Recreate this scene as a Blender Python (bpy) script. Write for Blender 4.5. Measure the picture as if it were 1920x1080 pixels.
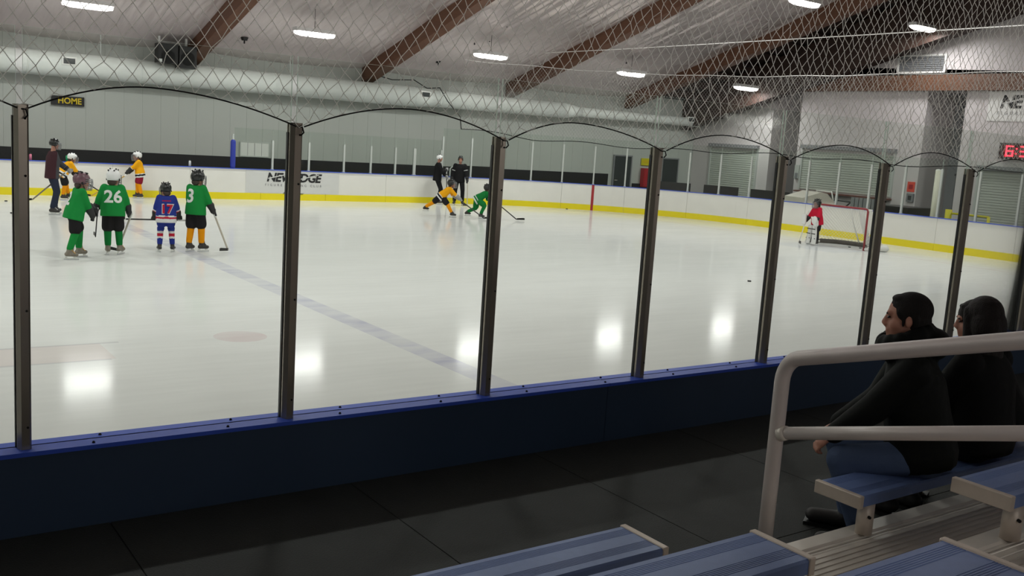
import bpy, bmesh, math, random
import numpy as np
from mathutils import Vector, Matrix, Quaternion
from mathutils.bvhtree import BVHTree

random.seed(7)
for o in list(bpy.data.objects):
    bpy.data.objects.remove(o, do_unlink=True)
SC = bpy.context.scene
COL = SC.collection
R = math.radians

# ------------------------------------------------------------------ camera
# world: X along the near barrier, Y across the rink, Z up, ice at z = 0
FPX, YAW, PITCH, ROLL = 1816.0, 0.6220, -0.1499, 0.0658
CAM = Vector((-0.6813, -4.5836, 2.5069))
fw = Vector((math.sin(YAW) * math.cos(PITCH), math.cos(YAW) * math.cos(PITCH), math.sin(PITCH)))
rt = Vector((math.cos(YAW), -math.sin(YAW), 0))
up = rt.cross(fw)
rt2 = rt * math.cos(ROLL) + up * math.sin(ROLL)
up2 = up * math.cos(ROLL) - rt * math.sin(ROLL)
cd = bpy.data.cameras.new('camera')
cam = bpy.data.objects.new('camera', cd)
COL.objects.link(cam)
cd.sensor_width = 36.0
cd.lens = FPX / 1920.0 * 36.0
cd.clip_start = 0.05
cd.clip_end = 300
m = Matrix((rt2, up2, -fw)).transposed().to_4x4()
m.translation = CAM
cam.matrix_world = m
SC.camera = cam

# ------------------------------------------------------------------ world, exposure
w = bpy.data.worlds.new('world')
SC.world = w
w.use_nodes = True
w.node_tree.nodes['Background'].inputs[0].default_value = (0.5, 0.52, 0.55, 1)
w.node_tree.nodes['Background'].inputs[1].default_value = 0.02
SC.view_settings.view_transform = 'Standard'
SC.view_settings.look = 'None'
SC.view_settings.gamma = 1
SC.view_settings.use_curve_mapping = False
SC.view_settings.exposure = 0.0
LAMP_W = (113.0, 136.0, 180.0)   # watts of one hanging lamp, row by row
LAMP_ROWS = ((25.5, 5.55), (17.2, 7.7), (8.9, 7.7))
STAND_FILL_W = 26.0            # unseen fill lamps added over the top of the bleachers
LAMP_X = [5.55 + 6.85 * k for k in range(-2, 5)]

# ------------------------------------------------------------------ main sizes
FAR_Y, END_X, RAD = 27.2, 27.5, 9.0      # ice side faces of the barrier
CAP_Z = 1.03
WALL_Y, END_WALL = 30.3, 34.9
FLOOR_Z = 0.64                            # spectator floor
RIDGE_Y = 13.5


def deck_z(y):
    return 4.95 + 0.33 * ((WALL_Y - y) if y >= RIDGE_Y else (WALL_Y - RIDGE_Y) - (RIDGE_Y - y))


def beam_z(y):
    return 4.38 + 0.30 * ((WALL_Y - y) if y >= RIDGE_Y else (WALL_Y - RIDGE_Y) - (RIDGE_Y - y))


# ------------------------------------------------------------------ materials
def s2l(c):
    return tuple(((v / 255.0) / 12.92 if v / 255.0 <= 0.04045 else ((v / 255.0 + 0.055) / 1.055) ** 2.4) for v in c)


def mat(name, rgb, rough=0.6, metal=0.0, var=0.0, scale=8.0, bump=0.0, bscale=60.0, stretch=None, spec=0.5, emit=0.0):
    mt = bpy.data.materials.new(name)
    mt.use_nodes = True
    nt = mt.node_tree
    b = nt.nodes['Principled BSDF']
    c = s2l(rgb) + (1,)
    b.inputs['Base Color'].default_value = c
    b.inputs['Roughness'].default_value = rough
    b.inputs['Metallic'].default_value = metal
    b.inputs['Specular IOR Level'].default_value = spec
    if emit:
        b.inputs['Emission Color'].default_value = c
        b.inputs['Emission Strength'].default_value = emit
    tc = None
    if var or bump:
        tc = nt.nodes.new('ShaderNodeTexCoord')
        mp = nt.nodes.new('ShaderNodeMapping')
        nt.links.new(tc.outputs['Object'], mp.inputs['Vector'])
        if stretch:
            mp.inputs['Scale'].default_value = stretch
    if var:
        n = nt.nodes.new('ShaderNodeTexNoise')
        n.inputs['Scale'].default_value = scale
        n.inputs['Detail'].default_value = 5
        nt.links.new(mp.outputs[0], n.inputs['Vector'])
        mx = nt.nodes.new('ShaderNodeMix')
        mx.data_type = 'RGBA'
        mx.inputs[6].default_value = tuple(v * (1 - var) for v in c[:3]) + (1,)
        mx.inputs[7].default_value = tuple(min(1, v * (1 + var)) for v in c[:3]) + (1,)
        nt.links.new(n.outputs['Fac'], mx.inputs[0])
        nt.links.new(mx.outputs[2], b.inputs['Base Color'])
    if bump:
        n2 = nt.nodes.new('ShaderNodeTexNoise')
        n2.inputs['Scale'].default_value = bscale
        n2.inputs['Detail'].default_value = 3
        nt.links.new(mp.outputs[0], n2.inputs['Vector'])
        bp = nt.nodes.new('ShaderNodeBump')
        bp.inputs['Strength'].default_value = bump
        bp.inputs['Distance'].default_value = 0.02
        nt.links.new(n2.outputs['Fac'], bp.inputs['Height'])
        nt.links.new(bp.outputs[0], b.inputs['Normal'])
    return mt


M = {}
M['board_white'] = mat('board_white', (232, 230, 224), 0.4, var=0.05, scale=3, bump=0.02)
M['board_grey'] = mat('board_ad_grey', (212, 212, 210), 0.4, var=0.03)
M['kick_yellow'] = mat('kick_yellow', (236, 218, 20), 0.4, var=0.06, scale=2)
M['cap_blue'] = mat('cap_blue', (58, 90, 204), 0.5, var=0.08, scale=3, bump=0.03, spec=0.3)
M['panel_navy'] = mat('panel_navy', (44, 62, 86), 0.45, var=0.1, scale=2)
M['alu'] = mat('aluminium', (222, 214, 204), 0.45, 0.2, var=0.12, scale=5, bump=0.04, bscale=90)
M['alu_dark'] = mat('aluminium_post', (158, 150, 138), 0.26, 0.7, var=0.1, scale=4)
M['alu_far'] = mat('aluminium_far', (196, 200, 196), 0.45, 0.2)
M['alu_cap'] = mat('aluminium_cast', (205, 192, 180), 0.5, 0.35, var=0.12, scale=14, bump=0.05)
M['black'] = mat('black_plastic', (18, 18, 19), 0.45, var=0.1)
M['rubber'] = mat('rubber_floor', (48, 50, 48), 0.7, var=0.25, scale=5, bump=0.3, bscale=120, spec=0.3)
M['joint'] = mat('joint_dark', (14, 14, 14), 0.9)
M['wall_grey'] = mat('wall_metal_grey', (184, 187, 182), 0.5, var=0.03, scale=1.2)
M['wall_band'] = mat('wall_band_black', (24, 24, 26), 0.6, var=0.2)
M['wall_white'] = mat('wall_block_white', (206, 200, 200), 0.6, var=0.04, scale=1.5)
M['wall_dim'] = mat('wall_block_grey', (128, 130, 132), 0.6, var=0.08)
M['wood'] = mat('glulam_wood', (98, 64, 44), 0.55, var=0.3, scale=3, stretch=(3, 0.4, 6), bump=0.1, bscale=8)
M['wood_dark'] = mat('dark_wood', (52, 34, 26), 0.7, var=0.3, scale=3, stretch=(3, 0.4, 6))  # darker brown, for the end roof beam and purlins
M['deck_dark'] = mat('roof_deck_dark', (46, 34, 30), 0.8, var=0.3, scale=2)
M['foil'] = mat('insulation_vinyl', (206, 197, 195), 0.28, 0.0, var=0.08, scale=1.0, bump=0.6, bscale=2.2, stretch=(5, 0.35, 0.35))
M['duct'] = mat('duct_white', (228, 232, 228), 0.5, var=0.03, scale=2)
M['white'] = mat('white_paint', (232, 232, 228), 0.45)
M['lamp_body'] = mat('lamp_housing', (210, 210, 208), 0.5)
M['rope'] = mat('rope_black', (22, 22, 22), 0.8)
M['plank_blue'] = mat('plank_blue', (106, 128, 178), 0.45, 0.1, var=0.1, scale=30, bump=0.05, bscale=200)
M['rail_pipe'] = mat('rail_pipe_grey', (200, 190, 186), 0.4, 0.15, var=0.06, scale=12)
M['red'] = mat('red_paint', (170, 40, 48), 0.45)
M['goal_red'] = mat('goal_red', (142, 46, 52), 0.5)
M['goal_net'] = mat('goal_net_white', (226, 224, 216), 0.8)
M['pad_grey'] = mat('pad_grey', (84, 80, 74), 0.7, var=0.15)
M['pad_white'] = mat('pad_white', (226, 226, 222), 0.6, var=0.05)
M['text_black'] = mat('print_black', (28, 28, 30), 0.5)
M['text_grey'] = mat('print_grey', (120, 120, 124), 0.5)
M['yellow_print'] = mat('print_yellow', (214, 186, 20), 0.5)
M['led'] = mat('led_red', (255, 40, 60), 0.5, emit=6.0)
M['led_dim'] = mat('clock_face', (60, 8, 16), 0.4, emit=0.15)
M['shutter'] = mat('shutter_grey', (186, 190, 182), 0.5, var=0.03)
M['door_dark'] = mat('door_dark', (48, 54, 54), 0.5, var=0.1)
M['sign_red'] = mat('sign_red', (226, 84, 66), 0.5)
M['sign_yellow'] = mat('sign_yellow', (206, 196, 30), 0.5)
M['pad_blue'] = mat('pad_blue', (40, 56, 160), 0.5)
M['bottle_pink'] = mat('bottle_pink', (226, 130, 150), 0.4)
M['bottle_green'] = mat('bottle_green', (40, 150, 90), 0.4)


def glass_mat(name, tint, refl):
    mt = bpy.data.materials.new(name)
    mt.use_nodes = True
    nt = mt.node_tree
    nt.nodes.clear()
    out = nt.nodes.new('ShaderNodeOutputMaterial')
    tr = nt.nodes.new('ShaderNodeBsdfTransparent')
    tr.inputs[0].default_value = tint + (1,)
    gl = nt.nodes.new('ShaderNodeBsdfGlossy')
    gl.inputs['Roughness'].default_value = 0.03
    fr = nt.nodes.new('ShaderNodeFresnel')
    fr.inputs[0].default_value = refl
    mx = nt.nodes.new('ShaderNodeMixShader')
    nt.links.new(fr.outputs[0], mx.inputs[0])
    nt.links.new(tr.outputs[0], mx.inputs[1])
    nt.links.new(gl.outputs[0], mx.inputs[2])
    nt.links.new(mx.outputs[0], out.inputs[0])
    return mt




def cord_mat():
    mt = bpy.data.materials.new('net_cord_white')
    mt.use_nodes = True
    nt = mt.node_tree
    nt.nodes.clear()
    out = nt.nodes.new('ShaderNodeOutputMaterial')
    df = nt.nodes.new('ShaderNodeBsdfDiffuse')
    df.inputs[0].default_value = (0.93, 0.92, 0.89, 1)
    tl = nt.nodes.new('ShaderNodeBsdfTranslucent')
    tl.inputs[0].default_value = (0.93, 0.92, 0.89, 1)
    mx = nt.nodes.new('ShaderNodeMixShader')
    mx.inputs[0].default_value = 0.65
    nt.links.new(df.outputs[0], mx.inputs[1])
    nt.links.new(tl.outputs[0], mx.inputs[2])
    nt.links.new(mx.outputs[0], out.inputs[0])
    return mt


M['net'] = cord_mat()
# foil face: the vinyl turns to bare silver foil away from the far wall
nt = M['foil'].node_tree
_b = nt.nodes['Principled BSDF']
_tc = nt.nodes.new('ShaderNodeTexCoord')
_sx = nt.nodes.new('ShaderNodeSeparateXYZ')
nt.links.new(_tc.outputs['Object'], _sx.inputs[0])
_mr = nt.nodes.new('ShaderNodeMapRange')
_mr.inputs[1].default_value, _mr.inputs[2].default_value = 27.0, 24.5
_mr.inputs[3].default_value, _mr.inputs[4].default_value = 0.0, 0.55
nt.links.new(_sx.outputs[1], _mr.inputs[0])
nt.links.new(_mr.outputs[0], _b.inputs['Metallic'])
M['glass'] = glass_mat('rink_glass', (0.945, 0.968, 0.95), 1.12)
M['glass_edge'] = mat('glass_edge', (206, 222, 210), 0.3)


def ice_material():
    mt = bpy.data.materials.new('ice')
    mt.use_nodes = True
    nt = mt.node_tree
    b = nt.nodes['Principled BSDF']
    b.inputs['IOR'].default_value = 1.09
    tc = nt.nodes.new('ShaderNodeTexCoord')
    sx = nt.nodes.new('ShaderNodeSeparateXYZ')
    nt.links.new(tc.outputs['Object'], sx.inputs[0])

    def math_n(op, a, b2, c=None):
        n = nt.nodes.new('ShaderNodeMath')
        n.operation = op
        for i, v in enumerate((a, b2, c)):
            if v is None:
                continue
            if isinstance(v, (int, float)):
                n.inputs[i].default_value = v
            else:
                nt.links.new(v, n.inputs[i])
        return n.outputs[0]

    def band(src, c0, half):
        return math_n('COMPARE', src, c0, half)

    def rect(x0, x1, y0, y1):
        return math_n('MULTIPLY', band(sx.outputs[0], (x0 + x1) / 2, (x1 - x0) / 2), band(sx.outputs[1], (y0 + y1) / 2, (y1 - y0) / 2))

    def noise(scale, stretch, rot=0.0, detail=5):
        mp = nt.nodes.new('ShaderNodeMapping')
        mp.inputs['Scale'].default_value = stretch
        mp.inputs['Rotation'].default_value = (0, 0, rot)
        nt.links.new(tc.outputs['Object'], mp.inputs[0])
        n = nt.nodes.new('ShaderNodeTexNoise')
        n.inputs['Scale'].default_value = scale
        n.inputs['Detail'].default_value = detail
        nt.links.new(mp.outputs[0], n.inputs['Vector'])
        return n.outputs['Fac']

    def mix(fac, a, c):
        n = nt.nodes.new('ShaderNodeMix')
        n.data_type = 'RGBA'
        nt.links.new(fac, n.inputs[0]) if not isinstance(fac, float) else None
        for i, v in ((6, a), (7, c)):
            if isinstance(v, tuple):
                n.inputs[i].default_value = v + (1,)
            else:
                nt.links.new(v, n.inputs[i])
        return n.outputs[2]
    n1 = noise(0.6, (0.5, 2.2, 1), 0.35)
    n2 = noise(3.0, (0.35, 3.0, 1), 0.25)
    n3 = noise(2.2, (0.6, 1.4, 1), -0.4)
    rampv = math_n('MULTIPLY_ADD', n2, 0.5, math_n('MULTIPLY', n1, 0.5))
    col = mix(rampv, (0.70, 0.71, 0.69), (0.90, 0.91, 0.885))
    # worn blue line, neutral zone spot, faded paint beside it and red goal line
    worn = math_n('MULTIPLY', math_n('MULTIPLY', n3, n3), 1.25)
    blue = math_n('MULTIPLY', band(sx.outputs[0], 5.0, 0.16), worn)
    col = mix(blue, col, (0.42, 0.42, 0.60))
    dx = math_n('SUBTRACT', sx.outputs[0], 3.31)
    dy = math_n('SUBTRACT', sx.outputs[1], 6.47)
    d = math_n('SQRT', math_n('ADD', math_n('MULTIPLY', dx, dx), math_n('MULTIPLY', dy, dy)), 0)
    spot = math_n('MULTIPLY', math_n('MULTIPLY', math_n('LESS_THAN', d, 0.31), n3), 0.5)
    col = mix(spot, col, (0.62, 0.38, 0.40))
    pink = math_n('MULTIPLY', rect(-3.0, 1.75, 5.8, 6.58), 0.25)
    col = mix(pink, col, (0.70, 0.50, 0.46))
    e1 = math_n('MULTIPLY', math_n('MAXIMUM', rect(-3.0, 1.95, 6.54, 6.61), rect(-3.0, 1.7, 5.76, 5.82)), 0.35)
    col = mix(e1, col, (0.42, 0.42, 0.45))
    gl = math_n('MULTIPLY', band(sx.outputs[0], 24.25, 0.04), 0.25)
    col = mix(gl, col, (0.6, 0.2, 0.22))
    crease = math_n('MULTIPLY', rect(22.4, 24.2, 12.3, 14.7), 0.25)
    col = mix(crease, col, (0.5, 0.56, 0.72))
    nt.links.new(col, b.inputs['Base Color'])
    rr = nt.nodes.new('ShaderNodeMapRange')
    rr.inputs[3].default_value = 0.09
    rr.inputs[4].default_value = 0.14
    nt.links.new(n2, rr.inputs[0])
    nt.links.new(rr.outputs[0], b.inputs['Roughness'])
    bp = nt.nodes.new('ShaderNodeBump')
    bp.inputs['Strength'].default_value = 0.025
    bp.inputs['Distance'].default_value = 0.01
    nt.links.new(noise(9.0, (0.4, 2.0, 1), 0.3), bp.inputs['Height'])
    nt.links.new(bp.outputs[0], b.inputs['Normal'])
    return mt


M['ice'] = ice_material()


# ------------------------------------------------------------------ mesh helpers
class MB:
    def __init__(self):
        self.v, self.f, self.mi = [], [], []

    def add(self, verts, faces, mi=0):
        o = len(self.v)
        self.v += [tuple(p) for p in verts]
        self.f += [tuple(i + o for i in fc) for fc in faces]
        self.mi += [mi] * len(faces)
        return self

    def box(self, lo, hi, mi=0, mtx=None):
        x0, y0, z0 = lo
        x1, y1, z1 = hi
        vs = [Vector(p) for p in ((x0, y0, z0), (x1, y0, z0), (x1, y1, z0), (x0, y1, z0), (x0, y0, z1), (x1, y0, z1), (x1, y1, z1), (x0, y1, z1))]
        if mtx is not None:
            vs = [mtx @ p for p in vs]
        return self.add(vs, [(0, 3, 2, 1), (4, 5, 6, 7), (0, 1, 5, 4), (1, 2, 6, 5), (2, 3, 7, 6), (3, 0, 4, 7)], mi)

    def prism(self, poly, axis, a, b, mi=0):
        """poly: 2D points in the plane across `axis`; extruded from a to b"""
        def P(u, v, t):
            return {'x': (t, u, v), 'y': (u, t, v), 'z': (u, v, t)}[axis]
        n = len(poly)
        vs = [P(u, v, a) for u, v in poly] + [P(u, v, b) for u, v in poly]
        fs = [tuple(range(n - 1, -1, -1)), tuple(range(n, 2 * n))]
        fs += [(i, (i + 1) % n, n + (i + 1) % n, n + i) for i in range(n)]
        return self.add(vs, fs, mi)

    def tube(self, pts, r, n=8, mi=0, closed_ends=True):
        pts = [Vector(p) for p in pts]
        rs = r if isinstance(r, (list, tuple)) else [r] * len(pts)
        rings = []
        t0 = (pts[1] - pts[0]).normalized()
        ref = Vector((0, 0, 1)) if abs(t0.z) < 0.9 else Vector((1, 0, 0))
        u = t0.cross(ref).normalized()
        vs = []
        for i, p in enumerate(pts):
            if i == 0:
                t = t0
            elif i == len(pts) - 1:
                t = (pts[i] - pts[i - 1]).normalized()
            else:
                t = (pts[i + 1] - pts[i - 1]).normalized()
            u = (u - t * u.dot(t)).normalized()
            v = t.cross(u)
            for k in range(n):
                a = 2 * math.pi * k / n
                vs.append(p + (u * math.cos(a) + v * math.sin(a)) * rs[i])
        fs = []
        for i in range(len(pts) - 1):
            for k in range(n):
                fs.append((i * n + k, i * n + (k + 1) % n, (i + 1) * n + (k + 1) % n, (i + 1) * n + k))
        if closed_ends:
            fs.append(tuple(range(n - 1, -1, -1)))
            e = (len(pts) - 1) * n
            fs.append(tuple(range(e, e + n)))
        return self.add(vs, fs, mi)

    def cap(self, a, b, ra, rb, side=None, flat=1.0, n=12, mi=0):
        """tapered capsule from a to b; flat squashes it across `side`"""
        a, b = Vector(a), Vector(b)
        d = b - a
        L = d.length
        t = d / L if L > 1e-6 else Vector((0, 0, 1))
        ref = Vector(side) if side is not None else (Vector((1, 0, 0)) if abs(t.x) < 0.9 else Vector((0, 1, 0)))
        u = (ref - t * ref.dot(t)).normalized()
        v = t.cross(u)
        prof = []
        for k in range(5):
            an = math.pi / 2 * (1 - k / 4)
            prof.append((-math.sin(an) * ra, math.cos(an) * ra))
        for k in range(5):
            an = math.pi / 2 * k / 4
            prof.append((L + math.sin(an) * rb, math.cos(an) * rb))
        vs = []
        for h, r in prof:
            r = max(r, 1e-4)
            for k in range(n):
                q = 2 * math.pi * k / n
                vs.append(a + t * h + u * (r * math.cos(q)) + v * (r * flat * math.sin(q)))
        fs = []
        for i in range(len(prof) - 1):
            for k in range(n):
                fs.append((i * n + k, i * n + (k + 1) % n, (i + 1) * n + (k + 1) % n, (i + 1) * n + k))
        fs.append(tuple(range(n - 1, -1, -1)))
        e = (len(prof) - 1) * n
        fs.append(tuple(range(e, e + n)))
        return self.add(vs, fs, mi)

    def ell(self, c, r, mtx=None, n=16, m_=10, mi=0):
        c = Vector(c)
        vs, fs = [], []
        for i in range(m_ + 1):
            th = math.pi * i / m_
            for k in range(n):
                ph = 2 * math.pi * k / n
                p = Vector((r[0] * max(math.sin(th), 1e-4) * math.cos(ph), r[1] * max(math.sin(th), 1e-4) * math.sin(ph), r[2] * math.cos(th)))
                if mtx is not None:
                    p = mtx @ p
                vs.append(c + p)
        for i in range(m_):
            for k in range(n):
                fs.append((i * n + k, (i + 1) * n + k, (i + 1) * n + (k + 1) % n, i * n + (k + 1) % n))
        fs.append(tuple(range(n)))
        fs.append(tuple(range(m_ * n + n - 1, m_ * n - 1, -1)))
        return self.add(vs, fs, mi)

    def rings(self, rings, mi=0):
        """closed loft through rings of equal point count"""
        n = len(rings[0])
        vs = [p for r in rings for p in r]
        fs = []
        for i in range(len(rings) - 1):
            for k in range(n):
                fs.append((i * n + k, i * n + (k + 1) % n, (i + 1) * n + (k + 1) % n, (i + 1) * n + k))
        fs.append(tuple(range(n - 1, -1, -1)))
        e = (len(rings) - 1) * n
        fs.append(tuple(range(e, e + n)))
        return self.add(vs, fs, mi)

    def mesh(self, name, smooth=False):
        me = bpy.data.meshes.new(name)
        me.from_pydata(self.v, [], self.f)
        if any(self.mi):
            me.polygons.foreach_set('material_index', self.mi)
        if smooth:
            me.polygons.foreach_set('use_smooth', [True] * len(self.f))
        bm = bmesh.new()
        bm.from_mesh(me)
        bmesh.ops.recalc_face_normals(bm, faces=bm.faces)
        bm.to_mesh(me)
        bm.free()
        me.update()
        return me

    def build(self, name, mats, parent=None, smooth=False):
        return link(name, self.mesh(name, smooth), mats, parent)


def link(name, me, mats=None, parent=None):
    o = bpy.data.objects.new(name, me)
    COL.objects.link(o)
    if mats is not None and len(me.materials) == 0:
        for x in (mats if isinstance(mats, (list, tuple)) else [mats]):
            me.materials.append(x)
    if parent is not None:
        o.parent = parent
    return o


def tag(o, label=None, cat=None, group=None, kind=None):
    if label:
        o['label'] = label
    if cat:
        o['category'] = cat
    if group:
        o['group'] = group
    if kind:
        o['kind'] = kind
    return o


def empty(name, loc=(0, 0, 0), rz=0.0, label=None, cat=None, group=None):
    o = bpy.data.objects.new(name, None)
    o.empty_display_size = 0.1
    COL.objects.link(o)
    o.location = loc
    o.rotation_euler = (0, 0, rz)
    return tag(o, label, cat, group)


def copy_tree(o, parent=None):
    c = o.copy()
    COL.objects.link(c)
    if parent is not None:
        c.parent = parent
    for ch in list(o.children):
        copy_tree(ch, c)
    return c


def text_mesh(body, size, extrude=0.002, shear=0.0, offset=0.0, align='CENTER', spacing=1.0):
    cu = bpy.data.curves.new('text', 'FONT')
    cu.body = body
    cu.size = size
    cu.extrude = extrude
    cu.shear = shear
    cu.offset = offset
    cu.align_x = align
    cu.align_y = 'CENTER'
    cu.space_character = spacing
    cu.resolution_u = 3
    ob = bpy.data.objects.new('text', cu)
    COL.objects.link(ob)
    dg = bpy.context.evaluated_depsgraph_get()
    me = bpy.data.meshes.new_from_object(ob.evaluated_get(dg))
    bpy.data.objects.remove(ob, do_unlink=True)
    bpy.data.curves.remove(cu)
    me.materials.clear()
    return me


def place_text(name, body, size, mt, parent, origin, xdir, zdir=(0, 0, 1), squeeze=1.0, **kw):
    me = text_mesh(body, size, **kw)
    x = Vector(xdir).normalized()
    y = Vector(zdir).normalized()
    z = x.cross(y)
    mm = Matrix((x * squeeze, y, z)).transposed().to_4x4()
    mm.translation = Vector(origin)
    me.transform(mm)
    me.materials.append(mt)
    return link(name, me, None, parent)


def remesh(mb, voxel, smooth=4, fac=0.5):
    """fuse closed shapes into one continuous skin"""
    me = mb.mesh('tmp')
    ob = bpy.data.objects.new('tmp', me)
    COL.objects.link(ob)
    md = ob.modifiers.new('r', 'REMESH')
    md.mode = 'VOXEL'
    md.voxel_size = voxel
    md.use_smooth_shade = True
    if smooth:
        sm = ob.modifiers.new('s', 'SMOOTH')
        sm.factor = fac
        sm.iterations = smooth
    dg = bpy.context.evaluated_depsgraph_get()
    out = bpy.data.meshes.new_from_object(ob.evaluated_get(dg))
    bpy.data.objects.remove(ob, do_unlink=True)
    bpy.data.meshes.remove(me)
    out.polygons.foreach_set('use_smooth', [True] * len(out.polygons))
    return out

# ================================================================== THE SETTING
def struct(name, mb, mats, smooth=False, label=None):
    o = mb.build(name, mats, None, smooth)
    return tag(o, label, None, None, 'structure')


struct('ice_floor', MB().box((-10, -0.04, -0.1), (28.2, FAR_Y + 0.1, 0.0)), M['ice'], label='white scraped ice sheet with worn blue line')
struct('back_floor', MB().box((-10, FAR_Y + 0.1, -0.1), (36.9, WALL_Y, -0.02)).box((28.2, -0.04, -0.1), (36.9, FAR_Y + 0.1, -0.02)), M['rubber'], label='dark floor strip behind the far boards')
fl = struct('floor', MB().box((-10, -8.4, FLOOR_Z - 0.1), (19, -0.06, FLOOR_Z - 0.006)), M['joint'], label='black rubber walkway floor in front of the bleachers')
tile = None
for i in range(-6, 16):
    for j in range(4):
        x0, y1 = i * 1.22 + 0.35, -0.06 - j * 1.6
        if tile is None:
            tile = MB().box((0.003, -1.597, -0.006), (1.217, -0.003, 0.0)).mesh('rubber_mat')
            tile.materials.append(M['rubber'])
        o = link('rubber_mat', tile, None, fl)
        o.location = (x0, y1, FLOOR_Z)

# far wall of upright metal panels
wf = struct('wall_far', MB().box((-10, WALL_Y + 0.02, 0), (36.9, WALL_Y + 0.2, 5.05)), M['wall_grey'], label='pale grey metal panel wall behind the far boards')
pm = MB().box((0.0015, 0.016, 1.25), (0.6085, 0.027, 4.98)).prism([(0.003, 0.016), (0.03, 0.016), (0.024, 0.011), (0.01, 0.011)], 'z', 1.25, 4.98).mesh('wall_panel')
pm.materials.append(M['wall_grey'])
for i in range(74):
    o = link('wall_panel', pm, None, wf)
    o.location = (-10 + i * 0.61, WALL_Y - 0.005, 0)
struct('baseboard_far', MB().box((-10, WALL_Y - 0.06, 0), (29.4, WALL_Y + 0.01, 1.3)).box((31.0, WALL_Y - 0.06, 0), (32.6, WALL_Y + 0.01, 0.9)), M['wall_band'], label='black band along the foot of the far wall')
for n, (x0, x1) in enumerate(((29.74, 30.78), (32.85, 33.87))):
    d = struct('door_%d' % (n + 1), MB().box((x0, WALL_Y - 0.06, 0), (x1, WALL_Y - 0.012, 2.15)), M['door_dark'], label='dark door in the far wall %s the red cabinet' % ('left of' if n == 0 else 'right of'))
    MB().box((x0 - 0.06, WALL_Y - 0.08, 0), (x0, WALL_Y - 0.01, 2.21)).box((x1, WALL_Y - 0.08, 0), (x1 + 0.06, WALL_Y - 0.01, 2.21)).box((x0, WALL_Y - 0.08, 2.15), (x1, WALL_Y - 0.01, 2.21)).build('door_frame', M['wall_dim'], d)
    MB().cap((x0 + 0.09, WALL_Y - 0.11, 1.02), (x0 + 0.2, WALL_Y - 0.11, 1.02), 0.012, 0.012).box((x0 + 0.08, WALL_Y - 0.11, 1.0), (x0 + 0.1, WALL_Y - 0.05, 1.04)).build('handle', M['alu'], d)

# end wall: three white fronts with two recesses, a timber across and the gable
we = MB()
we.box((END_WALL, 25.45, 0), (36.9, WALL_Y, 6.4))
we.box((END_WALL, 17.85, 0), (36.9, 23.9, 5.6))
we.box((END_WALL, -8.4, 0), (36.9, 16.25, 5.6))
gp = [(WALL_Y, 5.4), (WALL_Y, deck_z(WALL_Y) + 0.5), (RIDGE_Y, deck_z(RIDGE_Y) + 0.1), (-8.4, deck_z(-8.4) + 0.1), (-8.4, 3.0)]
we.prism([(25.4, 5.6), (25.4, deck_z(25.4) + 0.1), (RIDGE_Y, deck_z(RIDGE_Y) + 0.1), (-8.4, deck_z(-8.4) + 0.05), (-8.4, 3.0), (-2, 5.6)], 'x', END_WALL + 0.02, 36.9)
struct('wall_end', we, M['wall_white'], label='white end wall in three fronts with a gable above')
rc = MB().box((36.9, -8.4, 0), (37.1, WALL_Y, 5.8))
struct('wall_end_recess', rc, M['wall_dim'], label='grey back of the recesses in the end wall')
lv = empty('louvre_panel', (0, 0, 0), 0, 'grey louvre slats high in the recess beside the club banner', 'louvre')
for k in range(12):
    z = 3.9 + k * 0.13
    MB().prism([(36.78, z), (36.88, z + 0.03), (36.88, z + 0.11), (36.81, z + 0.07)], 'y', 16.3, 17.5).build('slat', M['wall_dim'], lv)

d = struct('door_3', MB().box((36.82, 16.35, 0), (36.9, 17.4, 2.3)).box((36.8, 16.3, 2.3), (36.9, 17.45, 2.38)), M['door_dark'], label='dark doorway in the recess behind the white post')
d = struct('door_4', MB().box((36.82, 24.0, 0), (36.9, 24.9, 2.2)).box((36.8, 23.95, 2.2), (36.9, 24.95, 2.28)), M['door_dark'], label='dark doorway in the narrow recess near the goal')
struct('trim_1', MB().box((END_WALL - 0.3, -8.4, 5.52), (END_WALL + 0.02, 24.2, 6.12)), M['wood'], label='brown timber laid across the end wall')


def shutter(name, y0, y1, z0, z1, x, label):
    t = empty(name, (x, (y0 + y1) / 2, z0), 0, label, 'shutter')
    h = (y1 - y0) / 2
    prof = []
    n = int((z1 - z0) / 0.1)
    for k in range(n):
        z = k * 0.1
        prof += [(-0.03, z), (-0.05, z + 0.02), (-0.05, z + 0.08), (-0.03, z + 0.098)]
    prof += [(0.0, n * 0.1), (0.0, 0)]
    MB().prism(prof, 'y', -h, h).build('curtain', M['shutter'], t)
    MB().box((-0.09, -h - 0.08, 0), (0, -h, z1 - z0 + 0.1)).build('guide_rail', M['alu_far'], t)
    MB().box((-0.09, h, 0), (0, h + 0.08, z1 - z0 + 0.1)).build('guide_rail', M['alu_far'], t)
    MB().box((-0.2, -h - 0.1, z1 - z0), (0, h + 0.1, z1 - z0 + 0.16)).build('header_box', M['wall_dim'], t)
    return t


shutter('roll_up_door', 26.15, 29.0, 0.0, 2.9, END_WALL, 'grey roll up door with dark header under the duct end')
shutter('counter_shutter', 19.0, 23.5, 1.25, 3.05, END_WALL, 'wide grey counter shutter on the wall behind the goal')
shutter('roll_up_door', 8.0, 15.3, 0.0, 2.6, END_WALL, 'large pale roll up door below the red clock')
cs = MB().box((END_WALL - 0.35, 18.9, 1.14), (END_WALL - 0.003, 23.6, 1.2)).build('counter_shelf', mat('shelf_brown', (110, 70, 60), 0.6))
for yy in (19.4, 23.0):
    MB().prism([(-0.003 + END_WALL, 1.14), (END_WALL - 0.3, 1.14), (-0.003 + END_WALL, 0.85)], 'y', yy, yy + 0.05).build('bracket', M['alu_far'], cs)
tag(cs, 'brown counter shelf under the wide grey shutter', 'shelf')

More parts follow.
